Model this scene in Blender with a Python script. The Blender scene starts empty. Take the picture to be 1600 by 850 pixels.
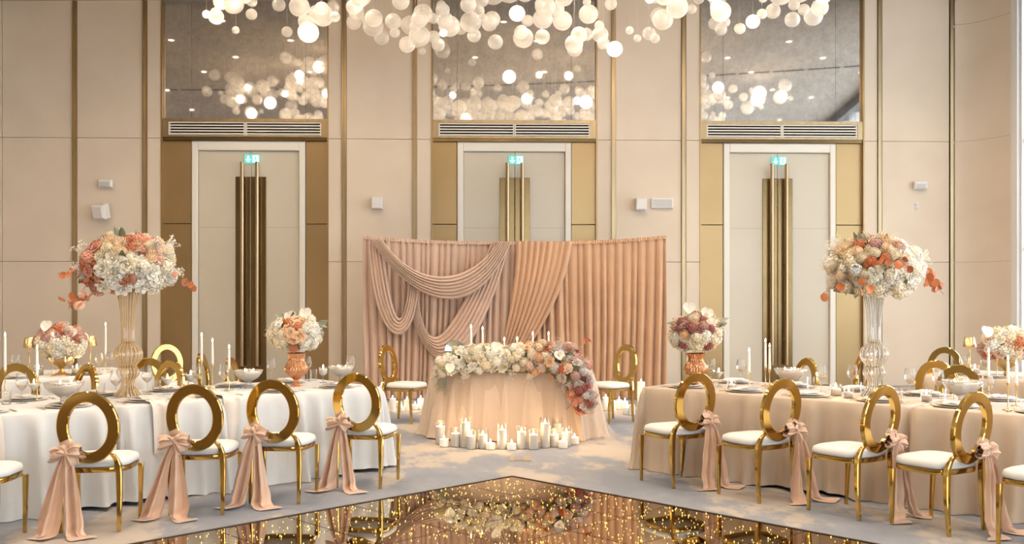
import bpy, math, random
from mathutils import Vector, Quaternion, Matrix

# ------------------------------------------------------------------ camera / world / light (top of file on purpose)
F, HZ, CH = 1570.0, 458.0, 1.59          # focal length in px of a 1600 px frame, horizon row, camera height
scene = bpy.context.scene
col = scene.collection
PI = math.pi
sin, cos = math.sin, math.cos

cam_d = bpy.data.cameras.new('camera')
cam = bpy.data.objects.new('camera', cam_d)
col.objects.link(cam)
cam.location = (0, 0, CH)
cam.rotation_euler = (PI / 2, 0, 0)
cam_d.sensor_width = 36
cam_d.lens = 36 * F / 1600
cam_d.shift_y = (HZ - 425) / 1600
cam_d.clip_end = 200
scene.camera = cam

scene.view_settings.view_transform = 'Standard'
scene.view_settings.look = 'None'
scene.view_settings.gamma = 1
scene.view_settings.exposure = 0.33
scene.view_settings.use_curve_mapping = False
cy = scene.cycles
cy.max_bounces = 8
cy.diffuse_bounces = 3
cy.glossy_bounces = 4
cy.transmission_bounces = 6
cy.transparent_max_bounces = 24
cy.caustics_reflective = False
cy.caustics_refractive = False
cy.sample_clamp_indirect = 4
cy.use_denoising = True

SKY = 4.5          # overcast daylight outside the windows
SPOT_W = 255       # each recessed downlight
BUBBLE_E = 6.0     # lit bubbles of the chandelier
world = bpy.data.worlds.new('overcast_sky')
scene.world = world
world.use_nodes = True
bg = world.node_tree.nodes['Background']
bg.inputs[0].default_value = (0.86, 0.93, 1.0, 1)
bg.inputs[1].default_value = SKY


def area_portal(loc, rot, sx, sy):
    l = bpy.data.lights.new('window_portal', 'AREA')
    l.shape = 'RECTANGLE'
    l.size, l.size_y = sx, sy
    l.cycles.is_portal = True
    o = bpy.data.objects.new('window_portal', l)
    o.location = loc
    o.rotation_euler = rot
    col.objects.link(o)


# ------------------------------------------------------------------ helpers
def gp(x, y, z=0.0):
    """photo position of a point at height z -> world X, Y"""
    s = (y - HZ) / (CH - z)
    return ((x - 800) / s, F / s)


def rx(x, Y):
    return (x - 800) * Y / F


def zy(y, Y):
    return CH - (y - HZ) * Y / F


def tag(o, label=None, cat=None, group=None, kind=None):
    if label: o['label'] = label
    if cat: o['category'] = cat
    if group: o['group'] = group
    if kind: o['kind'] = kind
    return o


def empty(name, loc=(0, 0, 0), rz=0.0, label=None, cat=None, group=None, kind=None, parent=None):
    o = bpy.data.objects.new(name, None)
    o.empty_display_size = 0.1
    o.location = loc
    o.rotation_euler = (0, 0, rz)
    o.parent = parent
    col.objects.link(o)
    return tag(o, label, cat, group, kind)


def obj(name, me, mat=None, parent=None, loc=None):
    """an object on (shared) mesh data; the material sits on the object"""
    o = bpy.data.objects.new(name, me)
    if mat is not None:
        if not me.materials:
            me.materials.append(mat)
        if me.materials[0] is not mat:
            o.material_slots[0].link = 'OBJECT'
            o.material_slots[0].material = mat
    o.parent = parent
    if loc is not None:
        o.location = loc
    col.objects.link(o)
    return o


class MB:
    def __init__(self):
        self.v, self.f = [], []

    def add(self, vs, fs):
        b = len(self.v)
        self.v.extend([tuple(p) for p in vs])
        self.f.extend([tuple(i + b for i in q) for q in fs])
        return self

    def box(self, x0, x1, y0, y1, z0, z1):
        vs = [(x, y, z) for z in (z0, z1) for y in (y0, y1) for x in (x0, x1)]
        return self.add(vs, [(0, 2, 3, 1), (4, 5, 7, 6), (0, 1, 5, 4), (2, 6, 7, 3), (0, 4, 6, 2), (1, 3, 7, 5)])

    def bbox(self, x0, x1, y0, y1, z0, z1, b):
        """box with a chamfered front (low y) face"""
        vs = [(x0, y1, z0), (x1, y1, z0), (x1, y1, z1), (x0, y1, z1),
              (x0, y0 + b, z0), (x1, y0 + b, z0), (x1, y0 + b, z1), (x0, y0 + b, z1),
              (x0 + b, y0, z0 + b), (x1 - b, y0, z0 + b), (x1 - b, y0, z1 - b), (x0 + b, y0, z1 - b)]
        fs = [(0, 3, 2, 1), (8, 9, 10, 11)]
        for a in range(4):
            c = (a + 1) % 4
            fs += [(a, c, c + 4, a + 4), (a + 4, c + 4, c + 8, a + 8)]
        return self.add(vs, fs)

    def grid(self, fn, nu, nv, cu=False, cv=False):
        mu, mv = (nu if cu else nu + 1), (nv if cv else nv + 1)
        vs = [fn(i / nu, j / nv) for j in range(mv) for i in range(mu)]
        fs = []
        for j in range(nv):
            for i in range(nu):
                a, b = i, (i + 1) % mu
                c, d = j, (j + 1) % mv
                fs.append((c * mu + a, c * mu + b, d * mu + b, d * mu + a))
        return self.add(vs, fs)

    def lathe(self, prof, n=24, center=(0, 0, 0), ribs=0, amp=0.0, capb=True, capt=True, twist=0.0):
        cx, cyy, cz = center
        vs = []
        for k, (r, z) in enumerate(prof):
            for i in range(n):
                a = 2 * PI * i / n
                rr = r * (1 + amp * cos(ribs * (a + twist * z))) if ribs else r
                vs.append((cx + rr * cos(a), cyy + rr * sin(a), cz + z))
        fs = []
        for k in range(len(prof) - 1):
            for i in range(n):
                j = (i + 1) % n
                fs.append((k * n + i, k * n + j, (k + 1) * n + j, (k + 1) * n + i))
        if capb: fs.append(tuple(range(n - 1, -1, -1)))
        if capt: fs.append(tuple((len(prof) - 1) * n + i for i in range(n)))
        return self.add(vs, fs)

    def tube(self, pts, rad, n=8, caps=True, flat=None):
        """tube along points; rad number or list; flat=(w,d) list gives rectangular sections later"""
        P = [Vector(p) for p in pts]
        m = len(P)
        R = rad if isinstance(rad, (list, tuple)) else [rad] * m
        vs = []
        up = None
        for k in range(m):
            t = (P[min(k + 1, m - 1)] - P[max(k - 1, 0)]).normalized()
            if up is None:
                up = Vector((0, 0, 1)) if abs(t.z) < 0.9 else Vector((1, 0, 0))
            u = (up - t * up.dot(t)).normalized()
            w = t.cross(u)
            up = u
            for i in range(n):
                a = 2 * PI * (i + 0.5) / n
                vs.append(P[k] + (u * cos(a) + w * sin(a)) * R[k])
        fs = []
        for k in range(m - 1):
            for i in range(n):
                j = (i + 1) % n
                fs.append((k * n + i, k * n + j, (k + 1) * n + j, (k + 1) * n + i))
        if caps:
            fs.append(tuple(range(n - 1, -1, -1)))
            fs.append(tuple((m - 1) * n + i for i in range(n)))
        return self.add(vs, fs)

    def bar(self, pts, wx, wy):
        """bar with rectangular sections (half sizes wx, wy in local x / y), swept up through points"""
        vs, fs = [], []
        m = len(pts)
        for k, (x, y, z) in enumerate(pts):
            a = wx[k] if isinstance(wx, list) else wx
            b = wy[k] if isinstance(wy, list) else wy
            c = 0.3
            for (sx, sy) in ((-1, -1 + c), (-1 + c, -1), (1 - c, -1), (1, -1 + c), (1, 1 - c), (1 - c, 1), (-1 + c, 1), (-1, 1 - c)):
                vs.append((x + sx * a, y + sy * b, z))
        for k in range(m - 1):
            for i in range(8):
                j = (i + 1) % 8
                fs.append((k * 8 + i, k * 8 + j, (k + 1) * 8 + j, (k + 1) * 8 + i))
        fs.append(tuple(range(7, -1, -1)))
        fs.append(tuple((m - 1) * 8 + i for i in range(8)))
        return self.add(vs, fs)

    def mesh(self, name, mat=None, smooth=True, angle=None):
        me = bpy.data.meshes.new(name)
        me.from_pydata(self.v, [], self.f)
        if smooth:
            me.polygons.foreach_set('use_smooth', [True] * len(me.polygons))
            if angle is not None:
                me.set_sharp_from_angle(angle=math.radians(angle))
        if mat is not None:
            me.materials.append(mat)
        me.update()
        return me

    def build(self, name, mat, parent=None, smooth=True, angle=40, loc=None):
        return obj(name, self.mesh(name, mat, smooth, angle), mat, parent, loc)


def struct(name, mb, mat, label, cat='wall', smooth=False, parent=None):
    o = mb.build(name, mat, parent, smooth=smooth)
    return tag(o, label, cat, kind='structure')


# ------------------------------------------------------------------ materials
def principled(name, color, rough=0.5, metal=0.0, **kw):
    m = bpy.data.materials.new(name)
    m.use_nodes = True
    b = m.node_tree.nodes['Principled BSDF']
    b.inputs['Base Color'].default_value = (*color, 1)
    b.inputs['Roughness'].default_value = rough
    b.inputs['Metallic'].default_value = metal
    for k, v in kw.items():
        b.inputs[k.replace('_', ' ')].default_value = v
    return m


def nodes(m):
    return m.node_tree.nodes, m.node_tree.links, m.node_tree.nodes['Principled BSDF']


def add_noise(m, scale, c0, c1, detail=3, lo=0.35, hi=0.65, bump=0.0, bump_scale=None, stretch=(1, 1, 1)):
    n, l, b = nodes(m)
    tc = n.new('ShaderNodeTexCoord')
    mp = n.new('ShaderNodeMapping')
    mp.inputs['Scale'].default_value = stretch
    l.new(tc.outputs['Object'], mp.inputs[0])
    t = n.new('ShaderNodeTexNoise')
    t.inputs['Scale'].default_value = scale
    t.inputs['Detail'].default_value = detail
    l.new(mp.outputs[0], t.inputs['Vector'])
    r = n.new('ShaderNodeValToRGB')
    r.color_ramp.elements[0].position = lo
    r.color_ramp.elements[1].position = hi
    r.color_ramp.elements[0].color = (*c0, 1)
    r.color_ramp.elements[1].color = (*c1, 1)
    l.new(t.outputs['Fac'], r.inputs[0])
    l.new(r.outputs[0], b.inputs['Base Color'])
    if bump:
        t2 = n.new('ShaderNodeTexNoise')
        t2.inputs['Scale'].default_value = bump_scale or scale * 8
        l.new(mp.outputs[0], t2.inputs['Vector'])
        bp = n.new('ShaderNodeBump')
        bp.inputs['Strength'].default_value = bump
        bp.inputs['Distance'].default_value = 0.01
        l.new(t2.outputs['Fac'], bp.inputs['Height'])
        l.new(bp.outputs[0], b.inputs['Normal'])
    return m


def petal_mat(name, color, dark=0.72):
    """petal colour with a little variation from bloom to bloom"""
    m = principled(name, color, 0.65)
    n, l, b = nodes(m)
    oi = n.new('ShaderNodeObjectInfo')
    mx = n.new('ShaderNodeMix')
    mx.data_type = 'RGBA'
    mx.inputs[6].default_value = (color[0], color[1] * dark, color[2] * dark * 0.85, 1)
    mx.inputs[7].default_value = (*color, 1)
    l.new(oi.outputs['Random'], mx.inputs[0])
    l.new(mx.outputs[2], b.inputs['Base Color'])
    b.inputs['Subsurface Weight'].default_value = 0.0
    b.inputs['Sheen Weight'].default_value = 0.15
    return m


def emit_mat(name, color, strength):
    m = bpy.data.materials.new(name)
    m.use_nodes = True
    n, l = m.node_tree.nodes, m.node_tree.links
    n.clear()
    e = n.new('ShaderNodeEmission')
    e.inputs[0].default_value = (*color, 1)
    e.inputs[1].default_value = strength
    o = n.new('ShaderNodeOutputMaterial')
    l.new(e.outputs[0], o.inputs[0])
    return m


def glass_mat(name, tint=(1, 1, 1), gloss=0.12, body=0.0, body_col=(1, 1, 1), rough=0.02, edge=0.5, gedge=None):
    """thin clear glass: mostly see-through, brighter reflections and more body at the edges"""
    m = bpy.data.materials.new(name)
    m.use_nodes = True
    n, l = m.node_tree.nodes, m.node_tree.links
    n.clear()
    tr = n.new('ShaderNodeBsdfTransparent'); tr.inputs[0].default_value = (*tint, 1)
    gl = n.new('ShaderNodeBsdfGlossy'); gl.inputs['Roughness'].default_value = rough
    di = n.new('ShaderNodeBsdfDiffuse'); di.inputs[0].default_value = (*body_col, 1)
    tl = n.new('ShaderNodeBsdfTranslucent'); tl.inputs[0].default_value = (*body_col, 1)
    ad = n.new('ShaderNodeMixShader'); ad.inputs[0].default_value = 0.5
    l.new(di.outputs[0], ad.inputs[1]); l.new(tl.outputs[0], ad.inputs[2])
    lw = n.new('ShaderNodeLayerWeight'); lw.inputs[0].default_value = 0.35
    mb_ = n.new('ShaderNodeMath'); mb_.operation = 'MULTIPLY_ADD'
    mb_.inputs[1].default_value = edge * body; mb_.inputs[2].default_value = body
    l.new(lw.outputs['Facing'], mb_.inputs[0])
    m1 = n.new('ShaderNodeMixShader')
    l.new(mb_.outputs[0], m1.inputs[0]); l.new(tr.outputs[0], m1.inputs[1]); l.new(ad.outputs[0], m1.inputs[2])
    mg = n.new('ShaderNodeMath'); mg.operation = 'MULTIPLY_ADD'
    mg.inputs[1].default_value = edge if gedge is None else gedge; mg.inputs[2].default_value = gloss
    l.new(lw.outputs['Fresnel'], mg.inputs[0])
    m2 = n.new('ShaderNodeMixShader')
    l.new(mg.outputs[0], m2.inputs[0]); l.new(m1.outputs[0], m2.inputs[1]); l.new(gl.outputs[0], m2.inputs[2])
    o = n.new('ShaderNodeOutputMaterial')
    l.new(m2.outputs[0], o.inputs[0])
    return m


M = {}
M['panel'] = add_noise(principled('cream_fabric_panel', (0.73, 0.61, 0.475), 0.85), 1.2, (0.71, 0.59, 0.46), (0.75, 0.63, 0.495), bump=0.05, bump_scale=60)
M['groove'] = principled('panel_joint', (0.42, 0.33, 0.24), 0.8)
M['brass'] = add_noise(principled('brushed_brass', (0.44, 0.325, 0.18), 0.34, 1.0), 2.0, (0.40, 0.295, 0.165), (0.48, 0.355, 0.2), stretch=(8, 8, 0.5))
M['bronze'] = add_noise(principled('bronze_metal_panel', (0.42, 0.285, 0.135), 0.36, 0.85), 0.7, (0.40, 0.27, 0.125), (0.45, 0.305, 0.15))
M['dark_bronze'] = add_noise(principled('dark_bronze_glass', (0.24, 0.155, 0.065), 0.2, 0.85), 1.0, (0.21, 0.135, 0.055), (0.27, 0.175, 0.075))
M['handle'] = principled('satin_bronze', (0.46, 0.33, 0.19), 0.28, 1.0)
M['door'] = add_noise(principled('door_white_lacquer', (0.61, 0.54, 0.425), 0.3), 0.8, (0.60, 0.53, 0.415), (0.63, 0.56, 0.445))
M['frame'] = principled('door_frame_white', (0.80, 0.745, 0.65), 0.4)
M['vent'] = principled('vent_slats_cream', (0.78, 0.72, 0.62), 0.45)
M['black'] = principled('dark_void', (0.02, 0.015, 0.01), 0.9)
M['white_plastic'] = principled('white_plastic', (0.78, 0.74, 0.70), 0.45)
M['grey_mesh'] = principled('grey_speaker_mesh', (0.55, 0.54, 0.52), 0.6)
M['ceiling'] = add_noise(principled('ceiling_plaster', (0.46, 0.41, 0.35), 0.9), 0.6, (0.44, 0.39, 0.335), (0.48, 0.43, 0.37))
M['wall_plain'] = principled('plain_wall_paint', (0.60, 0.51, 0.42), 0.9)
M['dark_beam'] = principled('dark_window_header', (0.09, 0.085, 0.08), 0.5)
M['mullion'] = principled('window_mullion', (0.12, 0.13, 0.14), 0.4, 0.6)
M['window_white'] = principled('window_jamb_white', (0.85, 0.85, 0.84), 0.5)
M['pane'] = glass_mat('window_glass', (0.97, 0.99, 1.0), gloss=0.04, edge=0.25)
M['gold'] = principled('polished_gold_steel', (0.66, 0.44, 0.13), 0.10, 1.0)
M['gold_soft'] = principled('satin_gold', (0.76, 0.56, 0.27), 0.25, 1.0)
M['seat'] = principled('white_leatherette', (0.74, 0.705, 0.665), 0.45)
M['wax'] = principled('white_wax', (0.95, 0.90, 0.82), 0.5)
nodes(M['wax'])[2].inputs['Emission Color'].default_value = (1.0, 0.72, 0.42, 1)
M['wick'] = principled('candle_wick', (0.05, 0.04, 0.03), 0.9)
M['flame'] = emit_mat('candle_flame', (1.0, 0.78, 0.42), 14.0)
M['glass'] = glass_mat('clear_glass', (0.99, 0.985, 0.975), gloss=0.02, body=0.03, body_col=(1, .97, .93), edge=0.6)
M['amber'] = glass_mat('amber_ribbed_glass', (0.96, 0.86, 0.70), gloss=0.08, body=0.16, body_col=(0.95, 0.78, 0.55), edge=0.6)
M['clear_rib'] = glass_mat('clear_ribbed_glass', (0.95, 0.93, 0.89), gloss=0.12, body=0.18, body_col=(0.88, 0.82, 0.74), edge=0.6)
M['cut_glass'] = glass_mat('cut_crystal_glass', (0.97, 0.96, 0.94), gloss=0.15, body=0.25, body_col=(0.95, 0.92, 0.88), edge=0.6)
M['urn'] = principled('copper_lustre_glass', (0.62, 0.30, 0.15), 0.22, 0.75)
M['bowl_gold'] = principled('antique_gold_bowl', (0.55, 0.37, 0.16), 0.35, 0.9)
M['china'] = principled('white_china', (0.86, 0.84, 0.81), 0.2)
M['charger'] = principled('blush_charger_plate', (0.74, 0.64, 0.55), 0.35)
M['plug'] = principled('brass_outlet', (0.34, 0.25, 0.165), 0.6, 0.2)
M['green'] = petal_mat('leaf_green', (0.16, 0.20, 0.10))
M['sage'] = petal_mat('sage_leaf', (0.36, 0.42, 0.33))
M['stem'] = principled('stem_green', (0.22, 0.24, 0.13), 0.7)
M['white_f'] = petal_mat('white_petals', (0.88, 0.83, 0.74), 0.95)
M['cream_f'] = petal_mat('cream_petals', (0.86, 0.76, 0.58), 0.93)
M['peach_f'] = petal_mat('peach_petals', (0.86, 0.58, 0.36), 0.86)
M['apricot_f'] = petal_mat('apricot_petals', (0.88, 0.69, 0.48), 0.9)
M['blush_f'] = petal_mat('blush_petals', (0.83, 0.58, 0.44), 0.85)
M['rust_f'] = petal_mat('rust_petals', (0.50, 0.18, 0.085), 0.75)
M['orange_f'] = petal_mat('orange_petals', (0.62, 0.21, 0.07), 0.75)
M['mauve_f'] = petal_mat('mauve_petals', (0.50, 0.30, 0.27), 0.8)
M['lilac_f'] = petal_mat('lilac_grey_petals', (0.62, 0.56, 0.54), 0.9)
M['plum_f'] = petal_mat('plum_red_petals', (0.33, 0.10, 0.085), 0.75)
M['pink_f'] = petal_mat('dusty_pink_petals', (0.68, 0.35, 0.25), 0.8)


def cloth(name, c, rough=0.6, sheen=0.3, var=0.05, scale=3.0):
    m = principled(name, c, rough)
    add_noise(m, scale, tuple(x * (1 - var) for x in c), tuple(min(1, x * (1 + var)) for x in c), bump=0.06, bump_scale=180)
    nodes(m)[2].inputs['Sheen Weight'].default_value = sheen
    return m


M['linen'] = cloth('daylit_satin_cloth', (0.61, 0.585, 0.555), 0.42)  # cool window daylight on the left tables is put into this base colour
M['linen_r'] = cloth('champagne_satin_cloth', (0.53, 0.40, 0.285), 0.42)
M['peachcloth'] = cloth('peach_tablecloth', (0.62, 0.475, 0.355), 0.6)
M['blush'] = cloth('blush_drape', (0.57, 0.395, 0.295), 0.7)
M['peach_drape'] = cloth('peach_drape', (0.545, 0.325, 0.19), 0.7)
M['sash'] = cloth('dusty_rose_satin', (0.67, 0.425, 0.285), 0.38)
M['napkin'] = cloth('ivory_napkin', (0.72, 0.62, 0.53), 0.7)
M['tulle'] = glass_mat('sheer_tulle', (1, 1, 1), gloss=0.0, body=0.17, body_col=(0.84, 0.72, 0.60), edge=0.5, gedge=0.0)

# bubbles of the chandelier
M['bubble'] = glass_mat('frosted_bubble_glass', (1.0, 0.99, 0.97), gloss=0.0, body=0.40, body_col=(1.0, 0.95, 0.88), rough=0.2, edge=0.12)


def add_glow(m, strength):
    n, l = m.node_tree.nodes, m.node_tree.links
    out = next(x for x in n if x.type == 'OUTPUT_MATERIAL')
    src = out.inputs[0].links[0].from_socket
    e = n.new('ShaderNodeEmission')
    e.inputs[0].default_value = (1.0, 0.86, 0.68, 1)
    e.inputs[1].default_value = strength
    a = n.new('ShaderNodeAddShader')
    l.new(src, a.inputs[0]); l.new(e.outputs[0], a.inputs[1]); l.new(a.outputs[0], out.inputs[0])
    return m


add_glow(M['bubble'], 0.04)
M['bubble_lit'] = add_glow(glass_mat('lit_bubble_glass', (1.0, 0.96, 0.9), gloss=0.0, body=0.45, body_col=(0.97, 0.92, 0.85), rough=0.2, edge=0.15), BUBBLE_E * 0.022)


def carpet_mat():
    m = principled('cloud_pattern_carpet', (0.3, 0.3, 0.32), 0.95)
    n, l, b = nodes(m)
    tc = n.new('ShaderNodeTexCoord')
    mp = n.new('ShaderNodeMapping'); mp.inputs['Scale'].default_value = (1.0, 0.55, 1)
    mp.inputs['Rotation'].default_value = (0, 0, 0.25)
    l.new(tc.outputs['Object'], mp.inputs[0])
    t = n.new('ShaderNodeTexNoise'); t.inputs['Scale'].default_value = 1.2; t.inputs['Detail'].default_value = 6; t.inputs['Roughness'].default_value = 0.62
    l.new(mp.outputs[0], t.inputs['Vector'])
    r = n.new('ShaderNodeValToRGB'); e = r.color_ramp.elements
    e[0].position = 0.40; e[0].color = (0.215, 0.225, 0.258, 1)
    e[1].position = 0.60; e[1].color = (0.44, 0.375, 0.315, 1)
    x = e.new(0.51); x.color = (0.265, 0.265, 0.285, 1)
    x = e.new(0.545); x.color = (0.40, 0.345, 0.295, 1)
    l.new(t.outputs['Fac'], r.inputs[0])
    l.new(r.outputs[0], b.inputs['Base Color'])
    t2 = n.new('ShaderNodeTexNoise'); t2.inputs['Scale'].default_value = 240
    l.new(tc.outputs['Object'], t2.inputs['Vector'])
    bp = n.new('ShaderNodeBump'); bp.inputs['Strength'].default_value = 0.25; bp.inputs['Distance'].default_value = 0.004
    l.new(t2.outputs['Fac'], bp.inputs['Height']); l.new(bp.outputs[0], b.inputs['Normal'])
    return m


M['carpet'] = carpet_mat()


def antique_mirror():
    m = principled('antique_mirror', (0.62, 0.58, 0.53), 0.03, 1.0)
    n, l, b = nodes(m)
    tc = n.new('ShaderNodeTexCoord')
    t = n.new('ShaderNodeTexNoise'); t.inputs['Scale'].default_value = 9; t.inputs['Detail'].default_value = 5; t.inputs['Roughness'].default_value = 0.75
    l.new(tc.outputs['Object'], t.inputs['Vector'])
    r = n.new('ShaderNodeValToRGB')
    r.color_ramp.elements[0].position = 0.36; r.color_ramp.elements[0].color = (0.72, 0.69, 0.65, 1)
    r.color_ramp.elements[1].position = 0.66; r.color_ramp.elements[1].color = (0.90, 0.88, 0.86, 1)
    l.new(t.outputs['Fac'], r.inputs[0]); l.new(r.outputs[0], b.inputs['Base Color'])
    v = n.new('ShaderNodeTexVoronoi'); v.inputs['Scale'].default_value = 13
    l.new(tc.outputs['Object'], v.inputs['Vector'])
    t3 = n.new('ShaderNodeTexNoise'); t3.inputs['Scale'].default_value = 1.3
    l.new(tc.outputs['Object'], t3.inputs['Vector'])
    r2 = n.new('ShaderNodeValToRGB')
    r2.color_ramp.elements[0].position = 0.1; r2.color_ramp.elements[0].color = (1, 1, 1, 1)
    r2.color_ramp.elements[1].position = 0.3; r2.color_ramp.elements[1].color = (0, 0, 0, 1)
    l.new(v.outputs['Distance'], r2.inputs[0])
    mu = n.new('ShaderNodeMath'); mu.operation = 'MULTIPLY'; mu.inputs[1].default_value = 1.0
    l.new(r2.outputs[0], mu.inputs[0]); l.new(t3.outputs['Fac'], mu.inputs[1])
    mm = n.new('ShaderNodeMapRange'); mm.inputs['To Min'].default_value = 0.98; mm.inputs['To Max'].default_value = 0.72
    l.new(mu.outputs[0], mm.inputs[0]); l.new(mm.outputs[0], b.inputs['Metallic'])
    return m


M['mirror'] = antique_mirror()
M['floor_mirror'] = principled('bronze_mirror_tile', (0.50, 0.37, 0.22), 0.02, 1.0)
M['floor_joint'] = principled('dance_floor_joint', (0.06, 0.04, 0.025), 0.5, 0.5)
M['led'] = emit_mat('warm_led', (1.0, 0.66, 0.16), 2.6)
M['exit_green'] = emit_mat('exit_sign_green', (0.16, 0.62, 0.55), 1.1)
M['exit_white'] = emit_mat('exit_sign_white', (0.85, 1.0, 0.95), 1.4)
M['lens'] = emit_mat('downlight_lens', (1.0, 0.86, 0.66), 9.0)

# ------------------------------------------------------------------ room shell
TH = math.radians(1.7)
Y0 = 17.07
WLOC = (0, Y0, 0)


def wu(px):
    k = (px - 800) / F
    return k * Y0 / (cos(TH) - k * sin(TH))


def wz(py, px=800):
    Y = Y0 + wu(px) * sin(TH)
    return CH + (HZ - py) * Y / F


def ceil_z(x):
    return 6.582 + 0.0125 * x


struct('floor', MB().box(-10.6, 11, -5.2, 18.2, -0.1, 0.0), M['carpet'], 'grey blue carpet with beige cloud pattern', 'floor')
cb = MB()
cb.add([(-10.6, -5.2, ceil_z(-10.6)), (11, -5.2, ceil_z(11)), (11, 18.2, ceil_z(11)), (-10.6, 18.2, ceil_z(-10.6)),
        (-10.6, -5.2, 7.1), (11, -5.2, 7.1), (11, 18.2, 7.1), (-10.6, 18.2, 7.1)],
       [(0, 3, 2, 1), (4, 5, 6, 7), (0, 1, 5, 4), (1, 2, 6, 5), (2, 3, 7, 6), (3, 0, 4, 7)])
ceiling = struct('ceiling', cb, M['ceiling'], 'taupe plaster ceiling with small downlights', 'ceiling')
# dark air slot that curves across the ceiling
sl = MB()
for i in range(24):
    def pt(t):
        x = -9 + 17.5 * t
        return x, 10.0 + 0.012 * (x + 2.5) ** 2 + 0.10 * x
    (xa, ya), (xb, yb) = pt(i / 24), pt((i + 0.9) / 24)
    sl.add([(xa, ya, ceil_z(xa) - .004), (xb, yb, ceil_z(xb) - .004), (xb, yb + .12, ceil_z(xb) - .004), (xa, ya + .12, ceil_z(xa) - .004)], [(0, 3, 2, 1)])
tag(sl.build('air_slot', M['black'], ceiling, smooth=False), 'dark broken air slot curving across the ceiling')
struct('wall_left', MB().box(-10.8, -10.6, -5.2, 18.2, 0, 6.6), M['wall_plain'], 'plain beige side wall of the hall')

# back wall: backing slab, then panels, brass strips, doors, mirrors
wb = MB().box(wu(-130), wu(1490), 0.16, 0.36, 0, 6.75)
wall_back = struct('wall_back', wb, M['groove'], 'cream panelled end wall with three tall doors')
wall_back.location = WLOC
wall_back.rotation_euler = (0, 0, TH)
ZS1, ZS2, ZT = 4.195, 2.12, 6.72
panel_spans = [(-130, 4), (4, 114), (121, 223.5), (230.5, 253), (512.5, 534.5), (541.5, 645.5), (651.5, 675), (932, 955.5), (961.5, 1064.5), (1071.5, 1094), (1349, 1370.5), (1377.5, 1482.5)]
for (a, b) in panel_spans:
    u0, u1 = wu(a) + .003, wu(b) - .003
    for (z0, z1) in ((0.0, ZS2 - .003), (ZS2 + .003, ZS1 - .003), (ZS1 + .003, ZT)):
        MB().bbox(u0, u1, -0.02, 0.16, z0, z1, .004).build('wall_panel', M['panel'], wall_back, smooth=False)
k = 0
for c in (117.5, 227, 538, 648.5, 958.5, 1068, 1374, 1486.5):
    k += 1
    t = struct('trim_%d' % k, MB().box(wu(c) - .036, wu(c) - .012, -0.045, 0.16, 0, ZT).box(wu(c) - .012, wu(c) + .036, -0.012, 0.16, 0, ZT), M['brass'],
               'slim vertical brass strip, number %s from the left along the end wall' % ['one', 'two', 'three', 'four', 'five', 'six', 'seven', 'eight'][k - 1], 'trim')
    t.location = WLOC; t.rotation_euler = (0, 0, TH)

# curved wall at the right, running towards the windows
cw = empty('wall_right', WLOC, TH, 'cream wall curving forward towards the bright window at the right', 'wall', kind='structure')
uc0, uc1 = wu(1491), 8.12


def curved(t, out):
    # starts in the back wall plane, bends toward the camera
    a = t * 1.02
    R = 0.95
    x = uc0 + R * sin(a) * 0.72
    y = -R * (1 - cos(a)) * 1.9
    return x + 0.0, y + out


for (z0, z1) in ((0.0, ZS2 - .003), (ZS2 + .003, ZS1 - .003), (ZS1 + .003, 6.2), (6.208, 6.75)):
    MB().grid(lambda u, v: (*curved(u, -0.02), z0 + (z1 - z0) * v), 14, 1).grid(lambda u, v: (*curved(u, 0.1), z0 + (z1 - z0) * v), 14, 1).build('curved_panel', M['panel'], cw)
MB().grid(lambda u, v: (*curved(u, 0.0), 6.75 * v), 14, 1).build('curved_backing', M['groove'], cw)
cx1, cy1 = curved(1, 0)
MB().box(cx1 - 0.02, cx1 + 0.20, cy1 - 0.13, cy1 + 0.9, 0, 6.75).build('window_jamb', M['window_white'], cw, smooth=False)

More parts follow.
